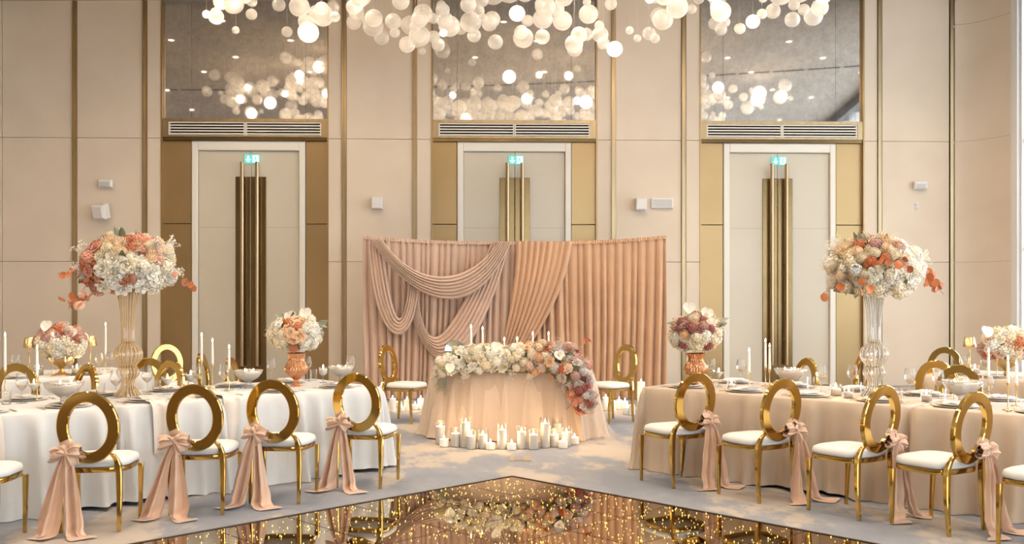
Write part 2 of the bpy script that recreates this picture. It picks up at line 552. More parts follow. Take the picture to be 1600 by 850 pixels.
WORDS = ['left', 'middle', 'right']
BAYS = [(253, 512.5, 298, 476.5, 390.5), (675, 932, 714, 893, 804.5), (1094, 1349, 1131, 1307.5, 1217)]
for k, (b0, b1, f0, f1, mid) in enumerate(BAYS):
    w = WORDS[k]
    u0, u1, g0, g1, um = wu(b0), wu(b1), wu(f0), wu(f1), wu(mid)
    # bronze side panels, with a joint
    for (a, b) in ((u0, g0), (g1, u1)):
        for (z0, z1) in ((0, 2.755), (2.765, 4.16)):
            MB().bbox(a + .004, b - .004, 0.05, 0.16, z0, z1, .004).build('bronze_panel', M['bronze'], wall_back, smooth=False)
    for s, uu in ((-1, u0), (1, u1)):
        MB().box(uu - .012, uu + .012, -0.03, 0.16, 0, ZT).build('recess_edge', M['bronze'], wall_back, smooth=False)
    # mirror above the door
    mr = empty('wall_mirror', WLOC, TH, 'tall speckled antique mirror above the %s door' % w, 'mirror', 'antique mirrors above the doors')
    cuts = [u0 + .014, g0, g1, u1 - .014]
    for i in range(3):
        MB().box(cuts[i] + .002, cuts[i + 1] - .002, 0.06, 0.16, 4.535, 6.72).build('mirror_pane', M['mirror'], mr, smooth=False)
    MB().box(u0 + .014, u1 - .014, 0.0, 0.16, 4.505, 4.533).build('mirror_sill', M['brass'], mr, smooth=False)
    # air vent with slats
    vt = empty('air_vent', WLOC, TH, 'slatted cream air vent in a brass housing over the %s door' % w, 'vent', 'air vents over the doors')
    hs = MB().box(u0 + .014, u0 + .11, -0.02, 0.16, 4.22, 4.503).box(u1 - .11, u1 - .014, -0.02, 0.16, 4.22, 4.503)
    hs.box(u0 + .11, u1 - .11, -0.02, 0.16, 4.475, 4.503).box(u0 + .11, u1 - .11, -0.02, 0.16, 4.22, 4.245)
    hs.build('housing', M['brass'], vt, smooth=False)
    MB().box(u0 + .11, u1 - .11, 0.12, 0.16, 4.245, 4.475).build('dark_backing', M['black'], vt, smooth=False)
    MB().box(u0 + .014, u1 - .014, 0.0, 0.16, 4.163, 4.219).build('lower_lip', M['dark_bronze'], vt, smooth=False)
    va, vb = u0 + .112, u1 - .112
    vm = (va + vb) / 2
    fr = MB()
    for (a, b) in ((va, vm - .003), (vm + .003, vb)):
        for i in range(5):
            z = 4.262 + i * .047
            MB().add([(a + .02, -.01, z), (b - .02, -.01, z), (b - .02, .05, z + .012), (a + .02, .05, z + .012),
                      (a + .02, -.01, z + .022), (b - .02, -.01, z + .022), (b - .02, .05, z + .034), (a + .02, .05, z + .034)],
                     [(0, 1, 5, 4), (4, 5, 6, 7), (0, 3, 2, 1), (2, 3, 7, 6), (0, 4, 7, 3), (1, 2, 6, 5)]).build('slat', M['vent'], vt, smooth=False)
        fr.box(a, a + .02, -.014, .06, 4.248, 4.472).box(b - .02, b, -.014, .06, 4.248, 4.472)
        fr.box(a + .02, b - .02, -.014, .06, 4.466, 4.472).box(a + .02, b - .02, -.014, .06, 4.248, 4.254)
    fr.build('grille_frame', M['vent'], vt, smooth=False)
    # the door itself
    d = empty('door_%d' % (k + 1), WLOC, TH, '%s white double door with tall bronze bar handles' % w, 'door', kind='structure')
    ft = .105
    fm = MB().bbox(g0 + .004, g0 + ft, 0.03, 0.16, 0, 4.16, .012).bbox(g1 - ft, g1 - .004, 0.03, 0.16, 0, 4.16, .012).bbox(g0 + ft, g1 - ft, 0.03, 0.16, 4.0, 4.16, .012)
    fm.build('door_frame', M['frame'], d, smooth=False)
    for s in (-1, 1):
        a, b = (g0 + ft + .004, um - .003) if s < 0 else (um + .003, g1 - ft - .004)
        lf = MB().bbox(a, b, 0.085, 0.15, 0.01, 3.995, .004)
        leaf = lf.build('door_leaf', M['door'], d, smooth=False)
        MB().box(a + .002, b - .002, .083, .086, 2.70, 2.706).build('leaf_joint', M['groove'], leaf, smooth=False)
        pa, pb = (um - .26, um - .006) if s < 0 else (um + .006, um + .26)
        MB().bbox(pa, pb, 0.07, 0.09, 0.05, 3.56, .004).build('push_plate', M['dark_bronze'], leaf, smooth=False)
        hx = um + s * .125
        hd = MB().tube([(hx, -.03, .36), (hx, -.03, 3.80)], .032, 14)
        h = hd.build('handle', M['handle'], leaf)
        for z in (.75, 2.08, 3.45):
            MB().tube([(hx, -.03, z), (hx, .09, z)], .014, 8).build('handle_bracket', M['handle'], leaf)
    # exit sign hanging at the door head
    ue = um + .02
    ex = empty('exit_sign', WLOC, TH, 'small lit green exit sign with arrow and running figure above the %s door' % w, 'sign', 'exit signs above the doors')
    ez = 3.86
    MB().box(ue - .125, ue + .125, 0.055, 0.082, ez - .07, ez + .07).build('sign_box', M['exit_green'], ex, smooth=False)
    ya = .052
    MB().box(ue + .015, ue + .115, ya, .056, ez - .06, ez + .06).build('figure_field', M['exit_white'], ex, smooth=False)
    ar = MB()
    ar.add([(ue - .075, ya, ez + .05), (ue - .075, ya, ez - .005), (ue - .11, ya, ez - .005), (ue - .06, ya, ez - .055), (ue - .01, ya, ez - .005), (ue - .045, ya, ez - .005), (ue - .045, ya, ez + .05)], [(0, 1, 2, 3, 4, 5, 6)])
    ar.build('arrow', M['exit_white'], ex, smooth=False)
    rn = MB()
    y2 = .049
    hc = (ue + .07, ez + .042)
    rn.add([(hc[0] + .011 * cos(i * PI / 4), y2, hc[1] + .011 * sin(i * PI / 4)) for i in range(8)], [tuple(range(7, -1, -1))])

    def stroke(x0, z0, x1, z1, wd):
        dx, dz = x1 - x0, z1 - z0
        L = math.hypot(dx, dz); nx, nz = -dz / L * wd, dx / L * wd
        rn.add([(ue + x0 + nx, y2, ez + z0 + nz), (ue + x1 + nx, y2, ez + z1 + nz), (ue + x1 - nx, y2, ez + z1 - nz), (ue + x0 - nx, y2, ez + z0 - nz)], [(0, 1, 2, 3)])
    stroke(.064, .03, .06, -.008, .009); stroke(.062, .026, .09, .01, .005); stroke(.062, .026, .038, .012, .005)
    stroke(.06, -.008, .082, -.025, .006); stroke(.082, -.025, .078, -.05, .006); stroke(.06, -.008, .05, -.032, .006); stroke(.05, -.032, .028, -.036, .006)
    rn.build('running_figure', M['exit_green'], ex, smooth=False)


# wall devices
def wall_thing(name, px, py, label, cat):
    return empty(name, (rx(px, Y0 + wu(px) * sin(TH)), Y0 + wu(px) * sin(TH) - .02, wz(py, px)), TH, label, cat)


def wall_sensor(px, py, label):
    e = wall_thing('wall_sensor', px, py, label, 'sensor')
    MB().bbox(-.05, .05, -.03, 0.0, -.05, .05, .006).build('mount', M['white_plastic'], e, smooth=False)
    MB().bbox(-.115, .115, -.10, -.03, -.07, .06, .02).build('housing', M['white_plastic'], e, smooth=False)
    MB().bbox(-.08, .08, -.105, -.10, -.05, .02, .001).build('lens', M['grey_mesh'], e, smooth=False)


wall_sensor(167.5, 287, 'small white wall sensor above the tilted white speaker')
wall_sensor(1435, 290, 'small white wall sensor right of the right door')
e = wall_thing('wall_speaker', 167, 327, 'tilted white wall speaker left of the left door', 'speaker')
o = MB().bbox(-.13, .10, -.24, -.06, -.13, .11, .03).build('cabinet', M['white_plastic'], e, smooth=False)
o.rotation_euler = (0.28, 0, -0.25)
MB().tube([(0, 0, .05), (0, -.1, .09)], .02, 8).build('bracket', M['white_plastic'], e)
MB().bbox(-.10, .07, -.246, -.241, -.10, .08, .002).build('grille', M['white_plastic'], e, smooth=False).rotation_euler = (0.28, 0, -0.25)
for px, py, lab in ((590, 318, 'square white wall speaker between the left and middle doors'), (1000, 320, 'square white wall speaker beside the wide flat panel right of the drape')):
    e = wall_thing('wall_speaker', px, py, lab, 'speaker')
    MB().bbox(-.09, .09, -.14, 0.0, -.10, .10, .012).build('cabinet', M['white_plastic'], e, smooth=False)
    MB().bbox(-.078, .078, -.144, -.14, -.086, .086, .002).build('grille', M['white_plastic'], e, smooth=False)
e = wall_thing('wall_panel_unit', 1034, 318, 'wide flat white wall unit with grey front beside the square speaker', 'wall unit')
MB().bbox(-.185, .185, -.05, 0.0, -.085, .085, .008).build('case', M['white_plastic'], e, smooth=False)
MB().bbox(-.165, .165, -.054, -.05, -.065, .065, .001).build('front', M['grey_mesh'], e, smooth=False)
e = wall_thing('wall_socket', 1431.5, 323, 'tiny grey wall socket below the right wall sensor', 'socket')
MB().bbox(-.03, .03, -.015, 0.0, -.065, .065, .004).build('plate', M['white_plastic'], e, smooth=False)
for z in (-.03, .03):
    MB().lathe([(.018, 0), (.018, .006)], 12).build('outlet', M['grey_mesh'], e, loc=(0, -.016, z)).rotation_euler = (PI / 2, 0, 0)

# right window facade, rear glazing behind the camera added for frontal fill light
jx = cos(TH) * (cx1 + .12) - sin(TH) * cy1
jy = Y0 + sin(TH) * cx1 + cos(TH) * (cy1 - .13)
FA = Vector((jx, jy, 0)); FB = Vector((10.4, 5.0, 0)); FC = Vector((10.4, -5.0, 0))


def facade(n, A, B, bays, label, zlo=0.25, zhi=5.45):
    zhi = 6.45 if n == 1 else zhi
    L = (B - A).length
    ang = math.atan2(B.y - A.y, B.x - A.x)
    e = empty('window_%d' % n, A, ang, label, 'window', kind='structure')
    mm = M['window_white'] if n == 1 else M['mullion']
    MB().box(0, L, -.08, .08, 0, zlo).build('plinth', M['mullion'], e, smooth=False)
    MB().box(0, L, -.30, .08, zhi, 6.75).build('header_beam', M['dark_beam'], e, smooth=False)
    zs = [zlo, 2.3, 4.05, zhi]
    for i in range(bays + 1):
        x = L * i / bays
        MB().box(max(0, x - .035), min(L, x + .035), -.09, .06, zlo, zhi).build('mullion', mm, e, smooth=False)
    for z in zs[1:-1]:
        MB().box(0, L, -.05, .05, z - .03, z + .03).build('transom', M['mullion'], e, smooth=False)
    for i in range(bays):
        for j in range(3):
            MB().box(L * i / bays + .036, L * (i + 1) / bays - .036, -.004, .004, zs[j] + .03, zs[j + 1] - .03).build('window_pane', M['pane'], e, smooth=False)
    mid = (A + B) / 2
    return mid, ang, L


for (n, A, B, bays, lab) in ((1, FA, FB, 8, 'tall bright window at the right edge beside the curved wall'),
                             (2, FB, FC, 7, 'tall glazed side facade near the camera'), (3, FC, Vector((0.5, -5.0, 0)), 7, 'added glazed wall behind the camera for frontal light')):
    mid, ang, L = facade(n, A, B, bays, lab)
    # inner side of the opening: left of direction A->B is outside
    area_portal((mid.x, mid.y, 2.85), (PI / 2, 0, ang), L, 5.2)
struct('wall_rear', MB().box(-10.6, 0.5, -5.2, -5.0, 0, 6.6), M['wall_plain'], 'plain wall behind the camera')

# recessed ceiling downlights
dl = MB().lathe([(.075, 0.0), (.075, -.012), (.055, -.012)], 16, capt=False).mesh('downlight_ring', M['frame'])
ll = MB().lathe([(.052, -.004), (.052, -.008)], 12).mesh('downlight_lens', M['lens'])
random.seed(5)
cnt = 0
for iy, y in enumerate((-2.5, 0.3, 3.0, 5.2, 7.0, 8.6, 9.6, 11.6, 13.0, 14.4, 15.8)):
    for ix in range(7):
        x = -7.8 + ix * 2.5 + (1.2 if iy % 2 else 0) + random.uniform(-.25, .25)
        if x > 8.8 or (y > 12.5 and x > 7.0):
            continue
        e = empty('ceiling_downlight', (x, y, ceil_z(x)), 0, 'small recessed round ceiling downlight', 'downlight', 'recessed ceiling downlights')
        obj('trim_ring', dl, M['frame'], e)
        obj('lens', ll, M['lens'], e)
        cnt += 1
        if (ix + iy) % 2 == 0 and y < 15:
            l = bpy.data.lights.new('downlight_beam', 'SPOT')
            l.energy = SPOT_W
            l.color = (1.0, 0.83, 0.64)
            l.spot_size = math.radians(150)
            l.spot_blend = 1.0
            l.shadow_soft_size = 0.12
            lo = bpy.data.objects.new('downlight_beam', l)
            lo.location = (0, 0, -.03)
            lo.parent = e
            col.objects.link(lo)

# ------------------------------------------------------------------ dance floor
DF = empty('dance_floor', (gp(800, 750)[0], gp(800, 750)[1], 0), math.radians(-45.6), 'mirrored bronze dance floor with gold LED sparkles', 'dance floor', kind='thing')
T = 0.55
NT = 10
tile = MB().box(.0045, T - .0045, .0045, T - .0045, 0.0, .030).mesh('dance_floor_tile', M['floor_mirror'], smooth=False)
# local +x runs down right, local -y runs down left  (corner at the origin, floor lies in x>0, y<0)
for i in range(NT):
    for j in range(NT):
        o = obj('mirror_tile', tile, M['floor_mirror'], DF, (i * T, -(j + 1) * T, 0))
MB().box(-.02, NT * T, 0, .02, 0, .034).box(-.02, 0, -NT * T, 0, 0, .034).build('edge_trim', M['floor_joint'], DF, smooth=False)
MB().box(0, NT * T, -NT * T, 0, 0, .027).build('tile_joints', M['floor_joint'], DF, smooth=False)
random.seed(11)
lb = MB()
for i in range(2200):
    x, y = random.uniform(.02, 3.6), -random.uniform(.02, 3.6)
    if x - y > 4.4:
        continue
    r = random.choice((.0026, .0032, .0038, .005))
    z = .030 + r * .5
    lb.add([(x + r, y, z), (x, y + r, z), (x - r, y, z), (x, y - r, z), (x, y, z + r * 1.3), (x, y, z - r * .5)],
           [(0, 1, 4), (1, 2, 4), (2, 3, 4), (3, 0, 4), (1, 0, 5), (2, 1, 5), (3, 2, 5), (0, 3, 5)])
tag(lb.build('led_sparkles', M['led'], DF, smooth=False), 'tiny gold LED lights set in the mirrored tiles', kind='stuff')

fo = gp(813, 717)
e = empty('floor_socket', (fo[0], fo[1], 0), 0, 'small rectangular floor socket plate in the carpet before the candles', 'floor socket')
MB().box(-.10, .10, -.14, .14, 0, .006).build('plate', M['plug'], e, smooth=False)
MB().box(-.06, .03, -.11, .11, .006, .009).build('lid', principled('socket_lid', (0.26, 0.245, 0.24), 0.8), e, smooth=False)

# ------------------------------------------------------------------ draped backdrop
YD = 15.1
BD = empty('drape_backdrop', (0, YD, 0), 0, 'wide blush and peach draped fabric backdrop with swags behind the sweetheart table', 'backdrop', kind='thing')


def bx(px):
    return rx(px, YD)


def bz(py):
    return zy(py, YD)


def top_y(px):
    t = (px - 803) / 237.0
    return 378.5 - 9.5 * abs(t) ** 2.6


random.seed(3)
FOLDR = [random.uniform(.45, 1.0) for _ in range(400)]
FOLDW = [random.uniform(.6, 1.5) for _ in range(400)]
EDGES = [-3.0]
for w_ in FOLDW:
    EDGES.append(EDGES[-1] + .098 * w_)
import bisect


def pleat(x):
    i = max(0, min(len(EDGES) - 2, bisect.bisect_right(EDGES, x) - 1))
    t = (x - EDGES[i]) / (EDGES[i + 1] - EDGES[i])
    return FOLDR[i] * (abs(sin(PI * t)) ** 0.75)


def curtain(px0, px1, mat, n):
    X0, X1 = bx(px0), bx(px1)

    def fn(u, v):
        x = X0 + (X1 - X0) * u
        px = 800 + x * F / YD
        zt = bz(top_y(px))
        z = zt * (1 - v) + 0.012 * v
        a = 0.03 + 0.085 * min(1, v * 2.2)
        lean = 0.035 * sin(2.3 * x + 1) * v
        return (x + lean, -a * pleat(x + 0.02 * sin(3 * v + 2 * x)) - .03 * v, z)
    m = MB().grid(fn, n, 14)
    c = m.build('curtain_panel', mat, BD, angle=80)
    MB().grid(lambda u, v: (X0 + (X1 - X0) * u, -.02 - .012 * sin(u * n * .9) + (0.03 if v else 0) - .012, bz(top_y(800 + (X0 + (X1 - X0) * u) * F / YD)) + .012 - .05 * v * 0 - .0 + (.0 if v else -.05)), n // 2, 1).build('heading_ruffle', mat, c)
    return c


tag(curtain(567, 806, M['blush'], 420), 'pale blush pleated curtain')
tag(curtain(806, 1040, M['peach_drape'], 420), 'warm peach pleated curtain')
MB().tube([(bx(566 + 474 * i / 20), .03, bz(top_y(566 + 474 * i / 20)) - .02) for i in range(21)], .02, 8).build('crossbar', M['white_plastic'], BD)
for px in (569, 1038):
    MB().tube([(bx(px), .05, 0.0), (bx(px), .05, bz(top_y(px)) - .02)], .02, 8).build('upright', M['white_plastic'], BD)
    MB().box(bx(px) - .2, bx(px) + .2, -.15, .25, 0, .012).build('base_plate', M['white_plastic'], BD, smooth=False)


def bez(P, t):
    a = (1 - t) ** 3; b = 3 * t * (1 - t) ** 2; c = 3 * t * t * (1 - t); d = t ** 3
    return (a * P[0][0] + b * P[1][0] + c * P[2][0] + d * P[3][0], a * P[0][1] + b * P[1][1] + c * P[2][1] + d * P[3][1])


def swag(name, up, lo, depth, folds, mat, label, bulge=.10, seed=0, amp=.042):
    rr = random.Random(seed)
    ph = [rr.uniform(.5, 1) for _ in range(folds + 2)]
    wob = [rr.uniform(-.5, .5) for _ in range(4)]

    def fn(u, v):
        vv = v
        (x0, y0), (x1, y1) = bez(up, u), bez(lo, u)
        x, y = x0 + (x1 - x0) * vv, y0 + (y1 - y0) * vv
        q = v * folds
        i = int(min(folds - 1e-4, q))
        f = abs(sin(PI * (q - i))) ** 1.1 * ph[i]
        b = sin(PI * u) ** .8
        return (bx(x), -(depth + bulge * b * (0.35 + .65 * sin(PI * min(1, v * .75 + .15))) + amp * f), bz(y))
    s = MB().grid(fn, 40, folds * 10).build('swag', mat, BD, angle=80)
    return tag(s, label)


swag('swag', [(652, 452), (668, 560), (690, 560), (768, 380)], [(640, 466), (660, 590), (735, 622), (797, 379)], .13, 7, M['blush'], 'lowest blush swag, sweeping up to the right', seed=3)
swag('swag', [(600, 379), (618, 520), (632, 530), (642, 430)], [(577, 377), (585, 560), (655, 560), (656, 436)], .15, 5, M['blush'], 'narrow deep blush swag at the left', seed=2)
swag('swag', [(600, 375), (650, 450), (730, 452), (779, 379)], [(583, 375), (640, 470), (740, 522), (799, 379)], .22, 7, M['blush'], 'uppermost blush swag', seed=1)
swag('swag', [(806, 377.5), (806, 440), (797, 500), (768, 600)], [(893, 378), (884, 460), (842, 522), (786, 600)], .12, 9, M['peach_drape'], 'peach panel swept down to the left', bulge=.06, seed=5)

# ------------------------------------------------------------------ chairs
RX, RZ, RC, RYC = .164, .206, .702, -.262
TILT = .13


def ring_pt(a, rad, dep):
    x = (RX + rad) * cos(a)
    z = (RZ + rad) * sin(a)
    return (x, RYC - z * TILT + dep, RC + z)


def chair_meshes():
    d = {}
    hw, hd = .037, .019
    sec = [(-hw + .006, -hd), (hw - .006, -hd), (hw, -hd + .006), (hw, hd - .006), (hw - .006, hd), (-hw + .006, hd), (-hw, hd - .006), (-hw, -hd + .006)]
    m = MB()
    n = 56
    vs = [ring_pt(2 * PI * i / n, *s) for i in range(n) for s in sec]
    fs = []
    for i in range(n):
        j = (i + 1) % n
        for s in range(8):
            q = (s + 1) % 8
            fs.append((i * 8 + s, j * 8 + s, j * 8 + q, i * 8 + q))
    d['ring'] = m.add(vs, fs).mesh('oval_back', M['gold'], True, 35)

    def seat_out(t, k):
        # superellipse outline, wider in front (+y)
        a = 2 * PI * t
        c, s = cos(a), sin(a)
        e = 0.55
        x = math.copysign(abs(c) ** e, c) * .225 * k
        y = math.copysign(abs(s) ** e, s) * .215 * k
        return x * (1 + .22 * (y + .0)), y + .005
    m = MB()
    prof = [(.96, .425), (1.0, .435), (1.0, .452), (.965, .472), (.85, .484), (.5, .492), (.15, .494)]
    vs, N = [], 44
    for (kk, z) in prof:
        for i in range(N):
            x, y = seat_out(i / N, kk)
            vs.append((x, y, z))
    fs = []
    for k_ in range(len(prof) - 1):
        for i in range(N):
            j = (i + 1) % N
            fs.append((k_ * N + i, k_ * N + j, (k_ + 1) * N + j, (k_ + 1) * N + i))
    fs.append(tuple(range(N - 1, -1, -1))); fs.append(tuple((len(prof) - 1) * N + i for i in range(N)))
    d['seat'] = m.add(vs, fs).mesh('seat_cushion', M['seat'], True, 60)
    m = MB()
    vs = []
    for (kk, z) in ((.93, .392), (.985, .392), (1.0, .398), (1.0, .424), (.93, .424)):
        for i in range(N):
            x, y = seat_out(i / N, kk)
            vs.append((x, y, z))
    fs = []
    for k_ in range(5):
        q = (k_ + 1) % 5
        for i in range(N):
            j = (i + 1) % N
            fs.append((k_ * N + i, k_ * N + j, q * N + j, q * N + i))
    d['apron'] = m.add(vs, fs).mesh('seat_frame', M['gold'], True, 35)
    for s in (-1, 1):
        d['front', s] = MB().bar([(s * .208, .200, 0), (s * .214, .193, .20), (s * .218, .185, .39)], [.011, .014, .018], [.011, .014, .018]).mesh('front_leg', M['gold'], True, 35)
        d['rear', s] = MB().bar([(s * .185, -.226, 0), (s * .186, -.217, .12), (s * .186, -.211, .25), (s * .184, -.209, .38), (s * .180, -.212, .44), (s * .168, -.222, .485), (s * .148, -.230, .515), (s * .120, -.236, .528)],
                                [.012, .014, .018, .020, .019, .017, .017, .018], [.012, .014, .018, .021, .019, .016, .015, .014]).mesh('rear_leg', M['gold'], True, 35)
    return d


CM = chair_meshes()


def chair(loc, rz, label, group):
    e = empty('banquet_chair', (loc[0], loc[1], 0), rz, label, 'chair', group)
    obj('oval_back', CM['ring'], M['gold'], e)
    obj('seat', CM['seat'], M['seat'], e)
    obj('seat_frame', CM['apron'], M['gold'], e)
    for s in (-1, 1):
        obj('leg', CM['front', s], M['gold'], e)
        obj('leg', CM['rear', s], M['gold'], e)
    return e


def catmull(P, t):
    n = len(P) - 1
    q = min(n - 1e-6, t * n)
    i = int(q); f = q - i
    p0, p1, p2, p3 = (Vector(P[max(0, i - 1)]), Vector(P[i]), Vector(P[i + 1]), Vector(P[min(n, i + 2)]))
    return 0.5 * ((2 * p1) + (p2 - p0) * f + (2 * p0 - 5 * p1 + 4 * p2 - p3) * f * f + (3 * p1 - p0 - 3 * p2 + p3) * f ** 3)


def sash(loc, rz, sg, seed, label):
    """satin sash knotted round the oval back; sg = side of the bow (-1 left, +1 right, seen from behind)"""
    rr = random.Random(seed)
    e = empty('chair_sash', (loc[0], loc[1], 0), rz, label, 'sash', 'satin sashes tied to the chairs')
    K = Vector((sg * .128, -.285, .535))
    # wrap round the ring
    a0 = PI + .62 if sg < 0 else -.62
    c = ring_pt(a0, 0, 0)
    m = MB()

    def wrap(u, v):
        a = 2 * PI * u
        w = (v - .5) * .075
        p = ring_pt(a0 + w / .19, .044 * cos(a) + .003 * sin(9 * v), .027 * sin(a))
        return p
    m.grid(wrap, 16, 6, cu=True)
    m.build('wrap_band', M['sash'], e)
    lobes = [(-1, .115, .25), (1, .11, .35), (-1, .085, rr.uniform(.7, 1.2)), (1, .08, rr.uniform(-1.1, -.6))]
    for (s, L, tilt) in lobes:
        ph = rr.uniform(0, 6)
        L *= rr.uniform(.9, 1.12)
        tilt += rr.uniform(-.25, .25)

        def loop(u, v):
            t = v
            a = 2 * PI * u
            prof = sin(PI * min(.93, t * .80 + .04)) ** .7
            pl = 1 + .30 * cos(6 * a + ph) * (1 - .35 * t) + .12 * cos(11 * a - ph)
            hh = (.010 + .050 * prof * (.45 + .6 * t)) * (1 + .10 * cos(5 * a + ph))
            dd = (.009 + .030 * prof) * pl
            lx_, lz_ = L * t * (1 - .18 * sin(a) ** 2 * t), hh * cos(a)
            return (K.x + s * (lx_ * cos(tilt) - lz_ * sin(tilt)), K.y + dd * sin(a) - .008, K.z + lx_ * sin(tilt) + lz_ * cos(tilt) - .025 * t * t)
        MB().grid(loop, 40, 12, cu=True).build('bow_loop', M['sash'], e, angle=50)
    ph = rr.uniform(0, 6)
    MB().grid(lambda u, v: (K.x + .026 * sin(PI * v) * cos(2 * PI * u) * (1 + .15 * cos(6 * PI * u + ph)), K.y - .012 + .026 * sin(PI * v) * sin(2 * PI * u), K.z + .034 * cos(PI * v)), 16, 8, cu=True).build('knot', M['sash'], e)
    for s in (-1, 1):
        sp = rr.uniform(.02, .055) * s
        out = rr.uniform(-.02, .05)
        x0 = K.x + s * .012
        fl = rr.uniform(.10, .20)
        kk = rr.uniform(.25, .8)
        P = [(x0, K.y - .012, K.z - .005), (x0 + sp * .6 + sg * .01, K.y - .035, .42), (x0 + sp * 1.3 + sg * .02, K.y - .045, .24), (x0 + sp * 1.9 + sg * .025, K.y - .06, .09),
             (x0 + sp * 2.3 + sg * .025, K.y - .09, .02), (x0 + sp * 2.6 + s * fl * .5 + sg * .02, K.y - .10 - fl * .5, .010)]
        ph = rr.uniform(0, 6)
        W0 = rr.uniform(.10, .125)

        def tail(u, v):
            p = catmull(P, v)
            w = .018 + (W0 * .62) * min(1, v * 1.8) ** .8
            q = (u - .5) * 2
            fold = .024 * sin(q * PI * 1.5 + ph + v * 2) + .012 * sin(q * 8 + 4 * v + ph) + .004 * sin(30 * v + 3 * q)
            k2 = max(0, 1 - max(0, v - .78) / .15)
            return (p.x + q * w * (.72 + .1 * sin(6 * v + ph)), p.y + fold * k2 * (.4 + v) + (0 if k2 > .5 else q * .04 * (1 - k2) * s), max(.006 + .004 * (1 + q), p.z + .006 * q * (1 - k2)))
        MB().grid(tail, 20, 44).build('sash_tail', M['sash'], e, angle=80)
    return e


def chair_from_rear_foot(px, py, rz, side):
    """side -1: the given foot is the left rear, +1 the right rear one (seen from behind)"""
    X, Y = gp(px, py)
    lx, ly = side * .185, -.226
    return (X - (lx * cos(rz) - ly * sin(rz)), Y - (lx * sin(rz) + ly * cos(rz)))


ORD = ['first', 'second', 'third', 'fourth', 'fifth']
# left front row, all turned almost straight away from the camera
LC = [((-3.42, 6.45), math.radians(6), 'left edge of the photo, cut off by the frame', False)]
for (px, py, deg, where) in ((185.5, 831, 5, 'second chair from the left edge'), (347.5, 804.5, 2, 'third chair from the left edge'),
                             (466.5, 787.5, -4, 'fourth chair from the left edge'), (594, 764, -10, 'left front chair nearest the sweetheart table')):
    r = math.radians(deg)
    LC.append((chair_from_rear_foot(px, py, r, 1), r, where, True))
for i, (p, r, where, sh) in enumerate(LC):
    lab = ('gold oval-back chair with a bow, the ' + where) if sh else 'gold chair with white seat at the left edge, cut off by the frame'
    chair(p, r, lab, 'front row chairs on the left')
    if sh:
        sash(p, r, -1, 20 + i, 'dusty rose satin sash on the ' + where)
RC_ = []
for (px, py, deg, where) in ((1052.6, 763.8, 27, 'right front chair nearest the sweetheart table'), (1186.5, 786.8, 30, 'second right-hand chair from the sweetheart table'),
                             (1342.6, 814, 33, 'third right-hand chair from the sweetheart table'), (1482.8, 838.7, 31, 'fourth right-hand chair from the sweetheart table')):
    r = math.radians(deg)
    RC_.append((chair_from_rear_foot(px, py, r, -1), r, where, True))
RC_.append(((3.36, 6.30), math.radians(32), '', False))
for i, (p, r, where, sh) in enumerate(RC_):
    lab = ('gold oval-back chair with a bow, the ' + where) if sh else 'gold chair with white seat at the right edge, cut off by the frame'
    chair(p, r, lab, 'front row chairs on the right')
    if sh:
        sash(p, r, 1, 40 + i, 'dusty rose satin sash on the ' + where)
# sweetheart chairs
chair((rx(634, 12.4), 12.45), math.radians(-90 - 25), 'gold oval-back chair at the left end of the sweetheart table', 'sweetheart table chairs')
chair((rx(953, 12.4), 12.45), math.radians(90 + 36), 'gold oval-back chair at the right end of the sweetheart table', 'sweetheart table chairs')

# ------------------------------------------------------------------ tables
AL = math.atan2(.66, .75)


def tp(side, a, n):
    """table frame: a along the row (outwards / towards camera), n across the row (away from camera)"""
    dx, dy = side * cos(AL), -sin(AL)
    nx, ny = side * sin(AL), cos(AL)
    return (a * dx + n * nx, a * dy + n * ny)


def cloth_mesh(outline, H, seed, flare=.05, amp=.05, rows=16, corner=None, lift=.02, freq=1.0):
    """outline: list of (x, y, nx, ny, s) around the top edge"""
    rr = random.Random(seed)
    Ltot = outline[-1][4]
    comps = []
    for k_ in range(7):
        w = round(Ltot / (rr.uniform(.22, .75) / freq))
        comps.append((w, rr.uniform(0, 6.28), rr.uniform(.4, 1)))
    tot = sum(c[2] for c in comps) * .6

    def fold(s):
        f = sum(c[2] * sin(2 * PI * c[0] * s / Ltot + c[1]) for c in comps) / tot
        return f
    vs, fs = [], []
    N = len(outline)
    prof = [(0, 1.0), (.006, .995), (.012, .985)]
    for j in range(1, rows + 1):
        prof.append((None, 1 - j / rows))
    for (off, h) in prof:
        for (x, y, nx, ny, s) in outline:
            if off is not None:
                o, z = off, H * h if off else H
                if off == .006: z = H - .003
                if off == .012: z = H - .012
            else:
                v = 1 - h
                g = fold(s)
                ridge = (abs(g) ** 1.15) * (1 if g > 0 else -.5)
                o = .014 + flare * v ** 1.1 + amp * (v ** .5) * (.30 + .55 * ridge) + .02 * max(0, v - .9) * 10 * (.5 + .5 * g)
                z = H * h - .012 * (1 - v)
                z = max(z, .003) + (lift * max(0, sin(3.1 * s + seed)) * max(0, v - .85) / .15)
                if h == 0: z = .004 + lift * max(0, sin(3.1 * s + seed))
            if corner: o *= corner(x, y, h)
            vs.append((x + nx * o, y + ny * o, z))
    for k_ in range(len(prof) - 1):
        for i in range(N):
            j = (i + 1) % N
            fs.append((k_ * N + i, (k_ + 1) * N + i, (k_ + 1) * N + j, k_ * N + j))
    fs.append(tuple(range(N)))
    return MB().add(vs, fs)


